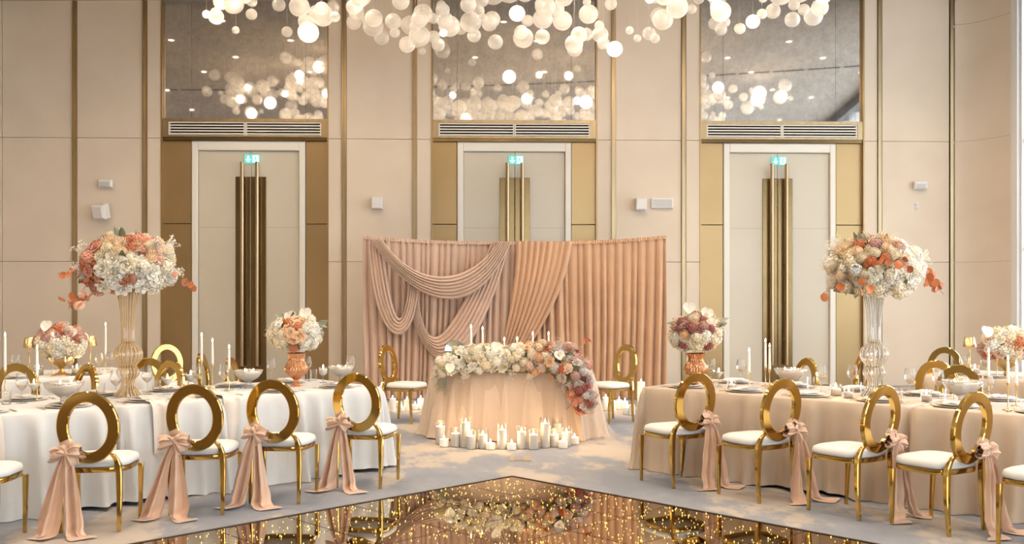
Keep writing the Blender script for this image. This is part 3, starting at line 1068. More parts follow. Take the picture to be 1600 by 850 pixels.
def rect_outline(L, W, r=.05, step=.022):
    pts = []
    s = 0
    segs = [((0 + r, 0), (L - r, 0), (0, -1)), ((L, r), (L, W - r), (1, 0)), ((L - r, W), (r, W), (0, 1)), ((0, W - r), (0, r), (-1, 0))]
    for k_, (A, B, nn) in enumerate(segs):
        n = max(2, int(math.dist(A, B) / step))
        for i in range(n):
            t = i / n
            pts.append((A[0] + (B[0] - A[0]) * t, A[1] + (B[1] - A[1]) * t, nn[0], nn[1], s))
            s += math.dist(A, B) / n
        cx, cyy = [(L - r, r), (L - r, W - r), (r, W - r), (r, r)][k_]
        a0 = [-PI / 2, 0, PI / 2, PI][k_]
        for i in range(6):
            a = a0 + PI / 2 * i / 6
            pts.append((cx + r * cos(a), cyy + r * sin(a), cos(a), sin(a), s))
            s += .06
    x, y, nx, ny, _ = pts[0]
    pts.append((pts[0][0], pts[0][1] - 1e-5, nx, ny, s))
    return pts


TW, TL, TH_ = 1.2, 2.37, .735
FRONT_N, ROW2_N, A0 = 7.64, 10.6, -5.15
for side, sd in ((-1, 'left'), (1, 'right')):
    mat = M['linen'] if side < 0 else M['linen_r']
    specs = [(A0, FRONT_N, '%s front table, half next to the sweetheart table' % sd), (A0 + TL + .05, FRONT_N, '%s front table, half at the photo edge' % sd),
             ((-4.2 if side < 0 else -3.72), ROW2_N, '%s rear table by the wall' % sd)]
    for q, (a, n, lab) in enumerate(specs):
        mb = cloth_mesh(rect_outline(TL, TW), TH_, 7 * q + (3 if side > 0 else 1), lift=.03, flare=.02, amp=.19, freq=1.6)
        p = tp(side, a, n)
        ang = -AL if side > 0 else -(PI - AL)
        # local x runs along the row, local y across it (mirrored on the left side)
        me_v = [(x, y if side > 0 else -y, z) for (x, y, z) in mb.v]
        me_f = mb.f if side > 0 else [tuple(reversed(f)) for f in mb.f]
        m2 = MB(); m2.v = me_v; m2.f = me_f
        o = m2.build('tablecloth', mat, None, angle=70)
        o.location = (p[0], p[1], 0)
        o.rotation_euler = (0, 0, ang)
        tag(o, ('daylight-tinted' if side < 0 else 'champagne') + ' floor-length tablecloth of the ' + lab, 'tablecloth', 'banquet tablecloths')

ZT_ = TH_ + .001

# sweetheart table cloth: oval, with a sheer tulle layer
SX, SY = .01, 11.36


def oval_outline(a, b, n=190):
    pts, s = [], 0
    prev = None
    for i in range(n + 1):
        t = 2 * PI * i / n
        e = .8
        c, q = cos(t), sin(t)
        x = math.copysign(abs(c) ** e, c) * a
        y = math.copysign(abs(q) ** e, q) * b
        if prev: s += math.dist(prev, (x, y))
        prev = (x, y)
        nn = Vector((x / a ** 2, y / b ** 2)).normalized()
        pts.append((x, y, nn.x, nn.y, s))
    return pts


st = empty('sweetheart_tablecloth', (SX, SY, 0), 0, 'peach oval tablecloth with sheer tulle over the sweetheart table', 'tablecloth')
cloth_mesh(oval_outline(.875, .52), TH_, 5, flare=.085, amp=.14, freq=2.0).build('under_cloth', M['peachcloth'], st, angle=70)
cloth_mesh(oval_outline(.888, .535), TH_ + .008, 9, flare=.06, amp=.13, freq=1.6, lift=.0,
           corner=lambda x, y, h: 1 + (.7 * (1 - h) ** 3 if x > .55 and y < .25 else 0)).build('tulle_layer', M['tulle'], st, angle=70)
# train of tulle and a blush scarf trailing at the right end


def train(u, v):
    P = [(.80, -.42, .62), (.90, -.42, .34), (.97, -.40, .10), (1.04, -.40, .025), (1.14, -.38, .02)]
    p = catmull(P, v)
    q = (u - .5) * 2
    return (p.x + .05 * q + .03 * sin(5 * q + 6 * v), p.y + .17 * q * (.3 + .7 * v), max(.012, p.z + .03 * sin(7 * q + 3 * v) * (1 - .3 * v)))


MB().grid(train, 24, 24).build('tulle_train', M['tulle'], st, angle=80)
MB().grid(lambda u, v: (.90 + .10 * v + .06 * (u - .5) + .015 * sin(20 * u), -.18 + .05 * sin(9 * u) - .05 * v, max(.02, .45 * (1 - v) ** 1.1)), 20, 16).build('blush_scarf', M['sash'], st, angle=80)
MB().grid(lambda u, v: (-.90 - .05 * v + .03 * sin(12 * u), -.25 + .25 * (u - .5) + .02 * sin(20 * u) , max(.02, .5 * (1 - v) + .02)), 20, 12).build('tulle_train', M['tulle'], st, angle=80)

# ------------------------------------------------------------------ chairs behind the front tables
def ray_at(px, n, side):
    k_ = (px - 800) / F
    Y = n / (side * sin(AL) * k_ + cos(AL))
    return k_ * Y, Y


def far_chair(px, n, side, deg, label, group):
    X, Y = ray_at(px, n, side)
    r = math.radians(deg)
    fx, fy = -sin(r), cos(r)
    chair((X + .262 * fx, Y + .262 * fy), r, label, group)


G = 'chairs behind the left front table'
far_chair(133, 9.45, -1, 142, 'gold oval-back chair behind the left front table, beside the tall vase stem', G)
far_chair(264, 9.45, -1, 150, 'gold oval-back chair right of the tall left vase, behind the martini candle', G)
far_chair(364, 9.45, -1, 268, 'gold chair seen edge-on behind the third taper candle on the left', G)
far_chair(318, 10.35, -1, 272, 'gold chair seen edge-on behind the tallest taper on the left', G)
far_chair(26, 9.98, -1, 14, 'gold oval-back chair at the left edge facing the rear table', G)
far_chair(230, 9.98, -1, 35, 'gold oval-back chair facing the left rear table, beside the tall vase', G)
far_chair(261, 12.45, -1, 215, 'gold oval-back chair farthest back on the left, against the bronze panel', G)
G = 'chairs behind the right front table'
far_chair(1258, 9.45, 1, 108, 'gold oval-back chair behind the glass bowl on the right front table', G)
far_chair(1498, 9.45, 1, 150, 'gold oval-back chair behind the right front table, below the table lamp', G)
far_chair(1348, 10.75, 1, 96, 'gold chair seen edge-on behind the tall right vase', G)
far_chair(1464, 9.98, 1, -38, 'gold oval-back chair facing the right rear table', G)
far_chair(1476, 12.45, 1, 145, 'pale gold oval-back chair farthest back on the right', G)

# ------------------------------------------------------------------ candles and glassware
FLAME = MB().lathe([(.001, 0), (.0065, .008), (.0085, .016), (.006, .027), (.0008, .042)], 8).mesh('flame', M['flame'])
WICK = MB().tube([(0, 0, -.004), (.001, 0, .008)], .0014, 5).mesh('wick', M['wick'])
NLIGHT = [0]


def flame(parent, x, y, z, light=0.0, sc=1.0):
    obj('wick', WICK, M['wick'], parent, (x, y, z))
    f = obj('flame', FLAME, M['flame'], parent, (x, y, z + .004))
    f.scale = (sc, sc, sc)
    if light:
        l = bpy.data.lights.new('candle_light', 'POINT')
        l.energy = light
        l.color = (1.0, 0.62, 0.28)
        l.shadow_soft_size = .03
        o = bpy.data.objects.new('candle_light', l)
        o.location = (x, y, z + .07)
        o.parent = parent
        col.objects.link(o)


PILLAR = {}


def pillar(px, ytop, ybase, label, group, holder=True, light=0.0, wpx=14.5):
    X, Y = gp(px, ybase)
    s = F / Y
    h = max(.05, (ybase - ytop) / s)
    r = wpx / 2 / s
    e = empty('pillar_candle', (X, Y + r, 0), 0, label, 'candle', group)
    wx = MB().lathe([(r * .98, .004), (r, .012), (r, h - .01), (r * .95, h), (r * .8, h - .004), (r * .2, h - .012)], 22).build('wax', M['wax'], e)
    if holder:
        g = r + .008
        MB().lathe([(g * .95, 0), (g, .006), (g, h + .055)], 22, capb=True, capt=False).build('glass_cylinder', M['glass'], e)
    flame(wx, 0, 0, h - .010, light, 1.15)
    return e


front = [(688, 667, 695), (693.5, 687, 699), (711.5, 678, 699), (727.6, 661, 700), (736, 682, 702.5), (754.5, 680, 702), (766, 693, 703.5), (784.5, 672, 702.5), (799.5, 694, 704),
         (815, 675, 702), (833.6, 680, 703), (852, 662, 700.5), (871, 662, 691), (866.5, 680, 699), (885.5, 676, 698), (880, 690, 701.5), (898, 684, 695)]
front.sort()
names = ['first', 'second', 'third', 'fourth', 'fifth', 'sixth', 'seventh', 'eighth', 'ninth', 'tenth', 'eleventh', 'twelfth', 'thirteenth', 'fourteenth', 'fifteenth', 'sixteenth', 'seventeenth']
for i, (x, t, b) in enumerate(front):
    hgt = b - t
    kind = 'short' if hgt < 14 else ('tall' if hgt > 29 else 'medium')
    pillar(x, t, b, '%s white pillar candle, %s from the left before the sweetheart table' % (kind, names[i]), 'pillar candles before the sweetheart table', holder=hgt > 14, light=(.85 if i % 2 == 0 else 0))
back_l = [(613, 623, 645), (627, 636, 643.5), (635.5, 625, 642.5), (648, 633, 641), (657, 623, 640), (622, 628, 638)]
back_r = [(947, 621, 642), (958, 627, 643), (968, 625, 640), (977, 627, 641), (979, 637, 648.5), (987.5, 633, 649)]
for nm, L in (('left', back_l), ('right', back_r)):
    L.sort()
    for i, (x, t, b) in enumerate(L):
        pillar(x, t, b, '%s white pillar candle from the left beside the %s sweetheart chair, at the drape' % (names[i], nm), 'pillar candles along the drape', holder=False, light=(3.0 if i % 3 == 1 else 0), wpx=10)
pillar(596, 603, 640, 'tall white pillar candle behind the end of the left table, at the drape', 'pillar candles along the drape', False, wpx=9)
pillar(1002.5, 597, 640, 'tall white pillar candle behind the end of the right table, at the drape', 'pillar candles along the drape', False, wpx=12)

HOLD = MB().lathe([(.038, 0), (.038, .004), (.012, .009), (.0045, .02), (.0042, .150), (.010, .160), (.0115, .18), (.0115, .19)], 14).mesh('candlestick', M['gold_soft'])


def taper(px, ytop, ybase, label, n=None, side=1, table=True, hold=.17):
    if n is not None:
        X, Y = ray_at(px, n, side)
    else:
        X, Y = gp(px, ybase, ZT_)
    zt = zy(ytop, Y)
    hold = max(.02, min(hold, zt - ZT_ - .12))
    e = empty('taper_candle', (X, Y, ZT_), 0, label, 'candle', 'white taper candles')
    o = obj('candlestick', HOLD, M['gold_soft'], e)
    o.scale = (1, 1, hold / .19)
    h = zt - ZT_
    wx = MB().lathe([(.0115, hold - .012), (.0115, hold + .02), (.0095, h - .012), (.004, h)], 10).build('wax', M['wax'], e)
    flame(wx, 0, 0, h - .004, 0, .95)


taper(8, 526, 614, 'white taper candle at the left edge of the left front table', hold=.2)
taper(58, 546, 626, 'white taper candle beside the small martini candle near the left edge', hold=.2)
taper(315, 526, 606, 'tallest white taper of the three between the left vases', hold=.25)
taper(332, 535, 606, 'middle white taper of the three between the left vases', hold=.22)
taper(358, 545, 609, 'shortest white taper of the three between the left vases', hold=.2)
taper(82.5, 525, 0, 'white taper candle in front of the blush flowers on the left rear table', n=ROW2_N + .3, side=-1)
taper(165, 509, 0, 'white taper candle on the left rear table, left of the tall vase', n=ROW2_N + .75, side=-1)
taper(1170.6, 550, 609, 'white taper candle between wine glass and door handles on the right table', hold=.16)
taper(1196, 535, 603, 'taller white taper of the close pair on the right table', hold=.18)
taper(1202.5, 543, 606, 'shorter white taper of the close pair on the right table', hold=.17)
taper(1544.7, 551, 618, 'white taper candle right of the glass bowl on the right table', hold=.17)
taper(1575, 563, 641, 'white taper candle nearest the front on the right table', hold=.21)
taper(1588, 571, 634, 'white taper candle at the far right edge of the right table', hold=.17)
taper(1558, 533, 0, 'white taper candle in front of the flowers on the right rear table', n=ROW2_N + .3, side=1)
# tapers of the sweetheart table
for i, (px, yt) in enumerate(((736, 513), (754, 516), (788, 533), (808, 532), (832.5, 524), (857, 524))):
    Y = 11.35 + .1 * (i % 2)
    X = rx(px, Y)
    e = empty('taper_candle', (X, Y, TH_ + .01), 0, 'white taper candle, %s from the left on the sweetheart table' % names[i], 'candle', 'sweetheart table tapers')
    h = zy(yt, Y) - TH_ - .01
    hold = max(.05, h - .26)
    o = obj('candlestick', HOLD, M['gold_soft'], e); o.scale = (1, 1, hold / .19)
    wx = MB().lathe([(.013, hold - .012), (.013, hold + .02), (.010, h - .012), (.004, h)], 10).build('wax', M['wax'], e)
    flame(wx, 0, 0, h - .004, 0, 1.1)
e = empty('mirror_dish', (rx(712, 11.3), 11.3, TH_ + .01), 0, 'round pale mirrored dish standing behind the white flowers', 'dish')
MB().lathe([(.10, 0), (.10, .01), (.02, .03), (.02, .10)], 20).build('foot', M['glass'], e)
dsh = MB().lathe([(.001, .0), (.06, .004), (.115, .018), (.118, .022), (.06, .008), (.001, .006)], 28).build('dish', principled('mint_mirror', (0.62, 0.75, 0.72), 0.08, 0.9), e, loc=(0, -.02, .20))
dsh.rotation_euler = (PI / 2 - .15, 0, 0)
MB().tube([(0, 0, .10), (0, 0, .2)], .006, 6).build('stem', M['gold_soft'], e)

WG = MB().lathe([(.036, 0), (.034, .003), (.006, .008), (.0038, .02), (.0038, .085), (.012, .095), (.034, .118), (.043, .145), (.041, .175), (.033, .215)], 20, capt=False).mesh('wine_glass', M['glass'])
WINE = MB().lathe([(.004, .092), (.012, .0965), (.033, .1185), (.038, .128), (.002, .1285)], 16).mesh('wine', principled('white_wine', (0.86, 0.66, 0.42), 0.2, Alpha=0.35))
TB = MB().lathe([(.031, 0), (.034, .004), (.037, .105)], 18, capt=False).mesh('tumbler', M['glass'])
MG = MB().lathe([(.034, 0), (.032, .004), (.005, .01), (.004, .075), (.010, .085), (.056, .145), (.060, .155)], 20, capt=False).mesh('martini_glass', M['glass'])
MGW = MB().lathe([(.004, .082), (.010, .088), (.050, .140), (.003, .1405)], 18).mesh('wax_fill', M['wax'])
GB = MB().lathe([(.036, 0), (.034, .004), (.006, .01), (.005, .06), (.02, .07), (.040, .085), (.043, .145)], 20, capt=False).mesh('goblet', M['glass'])
GBW = MB().lathe([(.01, .07), (.037, .088), (.0395, .132), (.003, .1325)], 18).mesh('wax_fill', M['wax'])
BO = MB().lathe([(.075, 0), (.072, .006), (.035, .018), (.026, .03), (.026, .06), (.05, .075), (.095, .10), (.128, .145), (.140, .175), (.136, .175), (.124, .147)], 48, ribs=16, amp=.035, capt=False).mesh('pedestal_bowl', M['cut_glass'])
BOW = MB().lathe([(.03, .074), (.09, .103), (.118, .147), (.11, .158), (.004, .158)], 26).mesh('wax_fill', M['wax'])
VC = MB().lathe([(.042, 0), (.042, .085)], 20, capt=False).mesh('votive_glass', M['glass'])
VCW = MB().lathe([(.037, .006), (.037, .05), (.003, .051)], 16).mesh('wax_fill', M['wax'])


def at_px(px, py):
    X, Y = gp(px, py, ZT_)
    return (X, Y, ZT_)


e_wax = {}


def glass_thing(name, loc, label, cat, group, parts, fl=None, light=0, sc=1.0, rz=0):
    e = empty(name, loc, rz, label, cat, group)
    e.scale = (sc, sc, sc)
    wx = None
    for (nm, me, mt) in parts:
        o = obj(nm, me, mt, e)
        if nm == 'wax': wx = o
    if fl: flame(wx, 0, 0, fl, light)
    e_wax[e.name] = wx
    return e


wine_mat = WINE.materials[0]
for (px, py, lab) in ((34, 630, 'wine glass near the left photo edge'), (181, 622, 'wine glass left of the tall left vase foot'), (230, 616, 'wine glass right of the tall left vase foot'),
                      (307, 609, 'wine glass before the tallest left taper'), (350, 611, 'wine glass before the shortest left taper'), (424, 598, 'wine glass left of the copper urn on the left table'),
                      (480, 594, 'wine glass right of the copper urn on the left table'), (1111, 598, 'wine glass right of the copper urn on the right table'), (1158, 600, 'wine glass left of the single taper on the right table'),
                      (1283, 613, 'wine glass right of the first glass bowl on the right table'), (1332, 611, 'wine glass left of the tall right vase'), (1421.6, 619, 'wine glass right of the tall right vase'),
                      (1466, 622, 'wine glass left of the second glass bowl on the right table'), (1543, 634, 'wine glass right of the second glass bowl on the right table'),
                      (548, 592, 'wine glass at the inner end of the left table')):
    glass_thing('wine_glass', at_px(px, py), 'clear stemmed ' + lab, 'wine glass', 'wine glasses on the front tables', [('bowl', WG, M['glass']), ('wine', WINE, wine_mat)], sc=1.08)
for (px, py, lab) in ((10, 632, 'at the left photo edge'), (157, 618, 'before the tall left vase'), (245, 612, 'right of the tall left vase'), (289, 609, 'between the two martini candles on the left'),
                      (490, 594, 'right of the copper urn on the left table'), (1267, 607, 'right of the first bowl on the right table'), (1351, 617, 'before the tall right vase'),
                      (1403.5, 627, 'right of the tall right vase'), (1483.5, 629, 'before the second bowl on the right table')):
    glass_thing('water_tumbler', at_px(px, py), 'clear straight water tumbler ' + lab, 'glass', 'water tumblers', [('tumbler_body', TB, M['glass'])])
for (px, py, lab) in ((53, 626, 'near the left photo edge'), (261.6, 616, 'right of the tall left vase'), (298, 609, 'left of the tallest left taper'), (1123, 604, 'right of the copper urn on the right table')):
    glass_thing('martini_candle', at_px(px, py), 'white candle in a martini glass ' + lab, 'candle', 'martini glass candles', [('martini_glass', MG, M['glass']), ('wax', MGW, M['wax'])], .138, sc=.95)
glass_thing('goblet_candle', at_px(505, 598), 'white candle in a stemmed goblet right of the left copper urn', 'candle', None, [('goblet', GB, M['glass']), ('wax', GBW, M['wax'])], .13)
for (px, py, lab, sc) in ((100, 634, 'near the left edge of the left table', 1.12), (388, 606, 'left of the copper urn on the left table', 1.0), (533, 597, 'at the inner end of the left table', .95),
                          (1235, 607, 'before the right door on the right table', 1.1), (1503.5, 632, 'behind the fourth chair of the right table', 1.15)):
    e = glass_thing('candle_bowl', at_px(px, py), 'cut glass candle bowl ' + lab, 'candle bowl', 'pedestal candle bowls', [('bowl', BO, M['cut_glass']), ('wax', BOW, M['wax'])], None, sc=sc * .92)
    for q in range(3):
        flame(e_wax[e.name], .05 * cos(q * 2.1 + .4), .05 * sin(q * 2.1 + .4), .157, .8 if q == 0 else 0, .7)
for (px, py, lab) in ((1143, 609, 'beside the single taper on the right table'), (1326, 622, 'left of the tall right vase'), (1447.5, 627, 'between tall vase and second bowl on the right table'), (1306, 618, 'below the wine glasses left of the tall right vase')):
    glass_thing('votive_candle', at_px(px, py), 'white votive candle ' + lab, 'candle', 'votive candles', [('votive_glass', VC, M['glass']), ('wax', VCW, M['wax'])], .05, light=.5, sc=(1.0 if px != 1306 else 1.15))


def row2(px, n, side):
    X, Y = ray_at(px, n, side)
    return (X, Y, ZT_)


for (px, n, side, lab) in ((60, .55, -1, 'left of the flowers on the left rear table'), (139, .35, -1, 'below the lamp right of the flowers on the left rear table'), (120, .3, -1, 'before the gold bowl on the left rear table'),
                           (1502, .35, 1, 'left of the lamp on the right rear table'), (1523, .5, 1, 'right of the lamp on the right rear table')):
    glass_thing('votive_candle', row2(px, ROW2_N + n, side), 'white votive candle ' + lab, 'candle', 'votive candles', [('votive_glass', VC, M['glass']), ('wax', VCW, M['wax'])], .05, light=.5, sc=1.2)
for (px, n, side, lab) in ((25, .4, -1, 'at the left edge of the left rear table'), (108, .25, -1, 'before the gold bowl on the left rear table'), (172, .4, -1, 'right end of the left rear table'), (155, .3, -1, 'beside the right lamp on the left rear table'),
                           (1506, .2, 1, 'before the lamp on the right rear table'), (1540, .3, 1, 'beside the flowers on the right rear table')):
    glass_thing('wine_glass', row2(px, ROW2_N + n, side), 'clear stemmed wine glass ' + lab, 'wine glass', 'wine glasses on the rear tables', [('bowl', WG, M['glass']), ('wine', WINE, wine_mat)], sc=1.05)

SHADE = MB().lathe([(.062, .27), (.043, .365), (.040, .365), (.058, .272)], 24, capb=False, capt=False).lathe([(.001, .364), (.042, .365)], 24, capb=False, capt=False).mesh('lamp_shade', M['gold_soft'])
LBASE = MB().lathe([(.055, 0), (.055, .012), (.012, .016)], 20).mesh('lamp_base', M['gold_soft'])
LPOLE = MB().lathe([(.006, .014), (.006, .30)], 10).mesh('lamp_pole', M['gold_soft'])
BULB = MB().lathe([(.003, .285), (.016, .295), (.016, .31), (.003, .32)], 12).mesh('lamp_bulb', emit_mat('lamp_glow', (1, .75, .45), 6))
for (px, side, lab) in ((45.5, -1, 'left of the blush flowers on the left rear table'), (141.5, -1, 'right of the blush flowers on the left rear table'), (1515, 1, 'left of the flowers on the right rear table')):
    e = empty('table_lamp', row2(px, ROW2_N + .5, side), 0, 'small gold cordless table lamp ' + lab, 'lamp', 'gold table lamps')
    e.scale = (1.08, 1.08, 1.08)
    obj('lamp_base', LBASE, M['gold_soft'], e); obj('lamp_pole', LPOLE, M['gold_soft'], e); obj('lamp_shade', SHADE, M['gold_soft'], e); obj('bulb', BULB, BULB.materials[0], e)

# ------------------------------------------------------------------ place settings
PLATE = MB().lathe([(.075, .0), (.085, .004), (.135, .016), (.137, .019), (.085, .008), (.002, .007)], 32).mesh('dinner_plate', M['china'])
CHARG = MB().lathe([(.10, 0), (.12, .003), (.165, .010), (.166, .013), (.12, .007), (.002, .006)], 32).mesh('charger', M['charger'])
KNIFE = MB().add([(-.009, -.10, .003), (.009, -.10, .003), (.006, 0, .006), (-.006, 0, .006), (.010, .01, .003), (.010, .09, .003), (-.002, .115, .003), (-.007, .01, .003)],
                 [(0, 1, 2, 3), (3, 2, 4, 5, 6, 7)]).mesh('knife', M['gold_soft'], smooth=False)
fkm = MB().add([(-.009, -.10, .003), (.009, -.10, .003), (.004, .02, .008), (-.004, .02, .008), (.012, .045, .004), (-.012, .045, .004)], [(0, 1, 2, 3), (3, 2, 4, 5)])
for q in (-.0095, -.003, .0035):
    fkm.add([(q, .045, .004), (q + .005, .045, .004), (q + .004, .10, .006), (q + .001, .10, .006)], [(0, 1, 2, 3)])
FORK = fkm.mesh('fork', M['gold_soft'], smooth=False)


def napkin_mesh(seed, hang):
    rr = random.Random(seed)
    ph = rr.uniform(0, 6)
    if hang:
        P = [(0, .12, .026), (0, .0, .030), (0, -.12, .016), (0, -.195, .012), (0, -.262, .004), (0, -.29, -.06), (0, -.297, -.2), (0, -.30, -.38)]
    else:
        P = [(0, .10, .026), (0, 0, .032), (0, -.10, .026)]

    def fn(u, v):
        p = catmull(P, v)
        q = (u - .5) * 2
        w = .058 + .012 * sin(3 * v + ph)
        return (q * w + .01 * sin(4 * v + ph), p.y + (.012 * sin(3 * q + ph) if hang and v > .6 else 0), p.z + .005 * (1 + sin(5 * q + ph + 2 * v)) * (1 if p.z > .01 else 0))
    m = MB().grid(fn, 10, 30 if hang else 10)
    if hang:
        # fringe at the lower end
        for q in range(10):
            x = -.055 + q * .012
            m.add([(x, -.302, -.375), (x + .006, -.302, -.375), (x + .003 + .006 * sin(q), -.306, -.425)], [(0, 1, 2)])
    return m.mesh('napkin', M['napkin'], True, 70)


def setting(side, sd, i, a, near, hang):
    n = FRONT_N + (.24 if near else TW - .24)
    X, Y = tp(side, a, n)
    # local +y points from the diner towards the table centre
    rz = (-AL if side > 0 else AL) + (0 if near else PI)
    where = '%s side of %s front table, %s from inner end' % ('near' if near else 'far', sd, names[i])
    g = ' on the %s front table' % sd
    e = empty('dinner_plate', (X, Y, ZT_), rz, 'white dinner plate, ' + where, 'plate', 'plates' + g)
    obj('charger', CHARG, M['charger'], e)
    obj('plate', PLATE, M['china'], e, (0, 0, .009))
    nk = obj('napkin', napkin_mesh(i + (50 if side > 0 else 0) + (0 if near else 30), hang), M['napkin'], None, (X, Y, ZT_ + .004))
    nk.rotation_euler = (0, 0, rz)
    tag(nk, ('ivory napkin hanging over edge, ' if hang else 'folded ivory napkin, ') + where, 'napkin', 'napkins' + g)
    for nm, me, dx in (('fork', FORK, -.195), ('knife', KNIFE, .195)):
        o = obj(nm, me, M['gold_soft'], None, (X + dx * cos(rz), Y + dx * sin(rz), ZT_))
        o.rotation_euler = (0, 0, rz)
        tag(o, 'slim gold %s, ' % nm + where, nm, nm + 's' + g)


for side, sd in ((-1, 'left'), (1, 'right')):
    for i in range(6):
        a = A0 + .32 + .585 * i
        if i < 6:
            setting(side, sd, i, a, True, (side < 0 and i in (3, 5, 2)) or (side > 0 and i == 9))
        if i < 5:
            setting(side, sd, i, a + .1, False, False)
    for i in range(2):
        X, Y = tp(side, (-3.6 if side < 0 else -3.1) + .62 * i, ROW2_N + .26)
        e = empty('dinner_plate', (X, Y, ZT_), 0, 'white dinner plate on the %s rear table, %s from its inner end' % (sd, names[i]), 'plate', 'plates on the rear tables')
        obj('charger', CHARG, M['charger'], e); obj('plate', PLATE, M['china'], e, (0, 0, .009))

# ------------------------------------------------------------------ flowers
def rose_mesh():
    m = MB()
    rr = random.Random(4)
    for (cnt_, R, hgt, r0, wid, off, curl) in ((3, .22, .62, .06, 1.3, .0, -.05), (4, .42, .60, .10, 1.0, .4, .05), (5, .66, .46, .16, .85, .2, .22), (7, .98, .22, .22, .62, .5, .38)):
        for k_ in range(cnt_):
            a0 = 2 * PI * (k_ + off) / cnt_ + rr.uniform(-.12, .12)
            hj = rr.uniform(.9, 1.1)

            def fn(u, v):
                q = (u - .5) * 2
                w = wid * (sin(PI * (.18 + .70 * v)) ** .8)
                a = a0 + q * w
                rad = r0 + (R - r0) * (v ** .8) + curl * max(0, v - .65) * (1 - .3 * q * q) - .06 * q * q
                z = -.22 + (hgt * hj + .22) * (sin(v * PI / 2) ** .9) - curl * .5 * max(0, v - .7) - .10 * q * q * v
                return (rad * cos(a), rad * sin(a), z)
            m.grid(fn, 4, 4)
    m.grid(lambda u, v: (.17 * sin(PI * v) * cos(2 * PI * u), .17 * sin(PI * v) * sin(2 * PI * u), .38 + .26 * cos(PI * v)), 8, 5, cu=True)
    m.grid(lambda u, v: (.62 * sin(PI * v) * cos(2 * PI * u), .62 * sin(PI * v) * sin(2 * PI * u), -.12 + .22 * cos(PI * v)), 8, 5, cu=True)
    return m.mesh('rose_bloom', M['white_f'], True)


def fib(n):
    g = PI * (3 - math.sqrt(5))
    for i in range(n):
        z = 1 - 2 * (i + .5) / n
        r = math.sqrt(1 - z * z)
        yield Vector((r * cos(g * i), r * sin(g * i), z))


def frame_of(d):
    t = Vector((0, 0, 1)) if abs(d.z) < .9 else Vector((1, 0, 0))
    u = d.cross(t).normalized()
    return u, d.cross(u)


def hydrangea_mesh():
    m = MB()
    rr = random.Random(8)
    for d in fib(58):
        if d.z < -.45: continue
        c = d * rr.uniform(.70, .88)
        u, w = frame_of(d)
        a0 = rr.uniform(0, 1.57)
        for k_ in range(4):
            a = a0 + k_ * PI / 2
            e1 = u * cos(a) + w * sin(a)
            e2 = -u * sin(a) + w * cos(a)
            L = rr.uniform(.22, .29)
            tip = rr.uniform(.02, .10)
            p0 = c
            p1 = c + e1 * L * .55 - e2 * L * .42 + d * .05
            p2 = c + e1 * L + d * tip
            p3 = c + e1 * L * .55 + e2 * L * .42 + d * .05
            m.add([p0, p1, p2, p3], [(0, 1, 2, 3)])
    # inner bud that closes the gaps
    for d in fib(58):
        pass
    m.grid(lambda u, v: (.66 * sin(PI * v) * cos(2 * PI * u), .66 * sin(PI * v) * sin(2 * PI * u), .66 * cos(PI * v)), 10, 6, cu=True)
    return m.mesh('hydrangea_bloom', M['white_f'], False)


def mum_mesh():
    m = MB()
    rr = random.Random(9)
    for d in fib(110):
        if d.z < -.55: continue
        u, w = frame_of(d)
        out = Vector((d.x, d.y, 0))
        up = Vector((0, 0, 1))
        # petals cup towards the centre
        tang = (up - d * up.dot(d))
        tang = tang.normalized() if tang.length > .05 else u
        side_ = d.cross(tang)
        b = d * .55
        mid_ = d * .86 - tang * .04
        tip = d * rr.uniform(.95, 1.04) + tang * .14
        ww = .115
        m.add([b - side_ * ww * .5, b + side_ * ww * .5, mid_ + side_ * ww, tip + side_ * ww * .4, tip - side_ * ww * .4, mid_ - side_ * ww], [(0, 1, 2, 5), (5, 2, 3, 4)])
    m.grid(lambda u, v: (.60 * sin(PI * v) * cos(2 * PI * u), .60 * sin(PI * v) * sin(2 * PI * u), .60 * cos(PI * v)), 10, 6, cu=True)
    return m.mesh('chrysanthemum_bloom', M['cream_f'], True)


def leaf_mesh():
    m = MB()

    def fn(u, v):
        q = (u - .5) * 2
        w = .26 * sin(PI * (v ** .8)) ** .9
        return (q * w, v, .10 * abs(q) * sin(PI * v) - .18 * v * v)
    m.grid(fn, 4, 7)
    return m.mesh('leaf_blade', M['sage'], True)


def disc_mesh():
    """round dyed leaf, slightly cupped"""
    m = MB()

    def fn(u, v):
        a = 2 * PI * u
        r = v * (1 + .06 * cos(2 * a))
        return (r * .5 * cos(a), .5 + r * .5 * sin(a), .10 * v * v + .04 * cos(3 * a) * v)
    m.grid(fn, 12, 3, cu=True)
    return m.mesh('round_leaf', M['orange_f'], True)


def anthurium_mesh():
    m = MB()

    def fn(u, v):
        a = 2 * PI * u
        # heart outline
        x = .9 * (16 * sin(a) ** 3) / 16
        y = (13 * cos(a) - 5 * cos(2 * a) - 2 * cos(3 * a) - cos(4 * a)) / 16
        x, y = .45 * x + .5 * sin(a), .45 * y + .55 * cos(a)
        return (x * v, y * v, .16 * v * v + .03 * cos(6 * a) * v)
    m.grid(fn, 28, 4, cu=True)
    m.tube([(0, .1, .02), (0, .0, .22), (0, -.12, .5)], [.06, .055, .03], 8)
    return m.mesh('anthurium_bloom', M['white_f'], True)


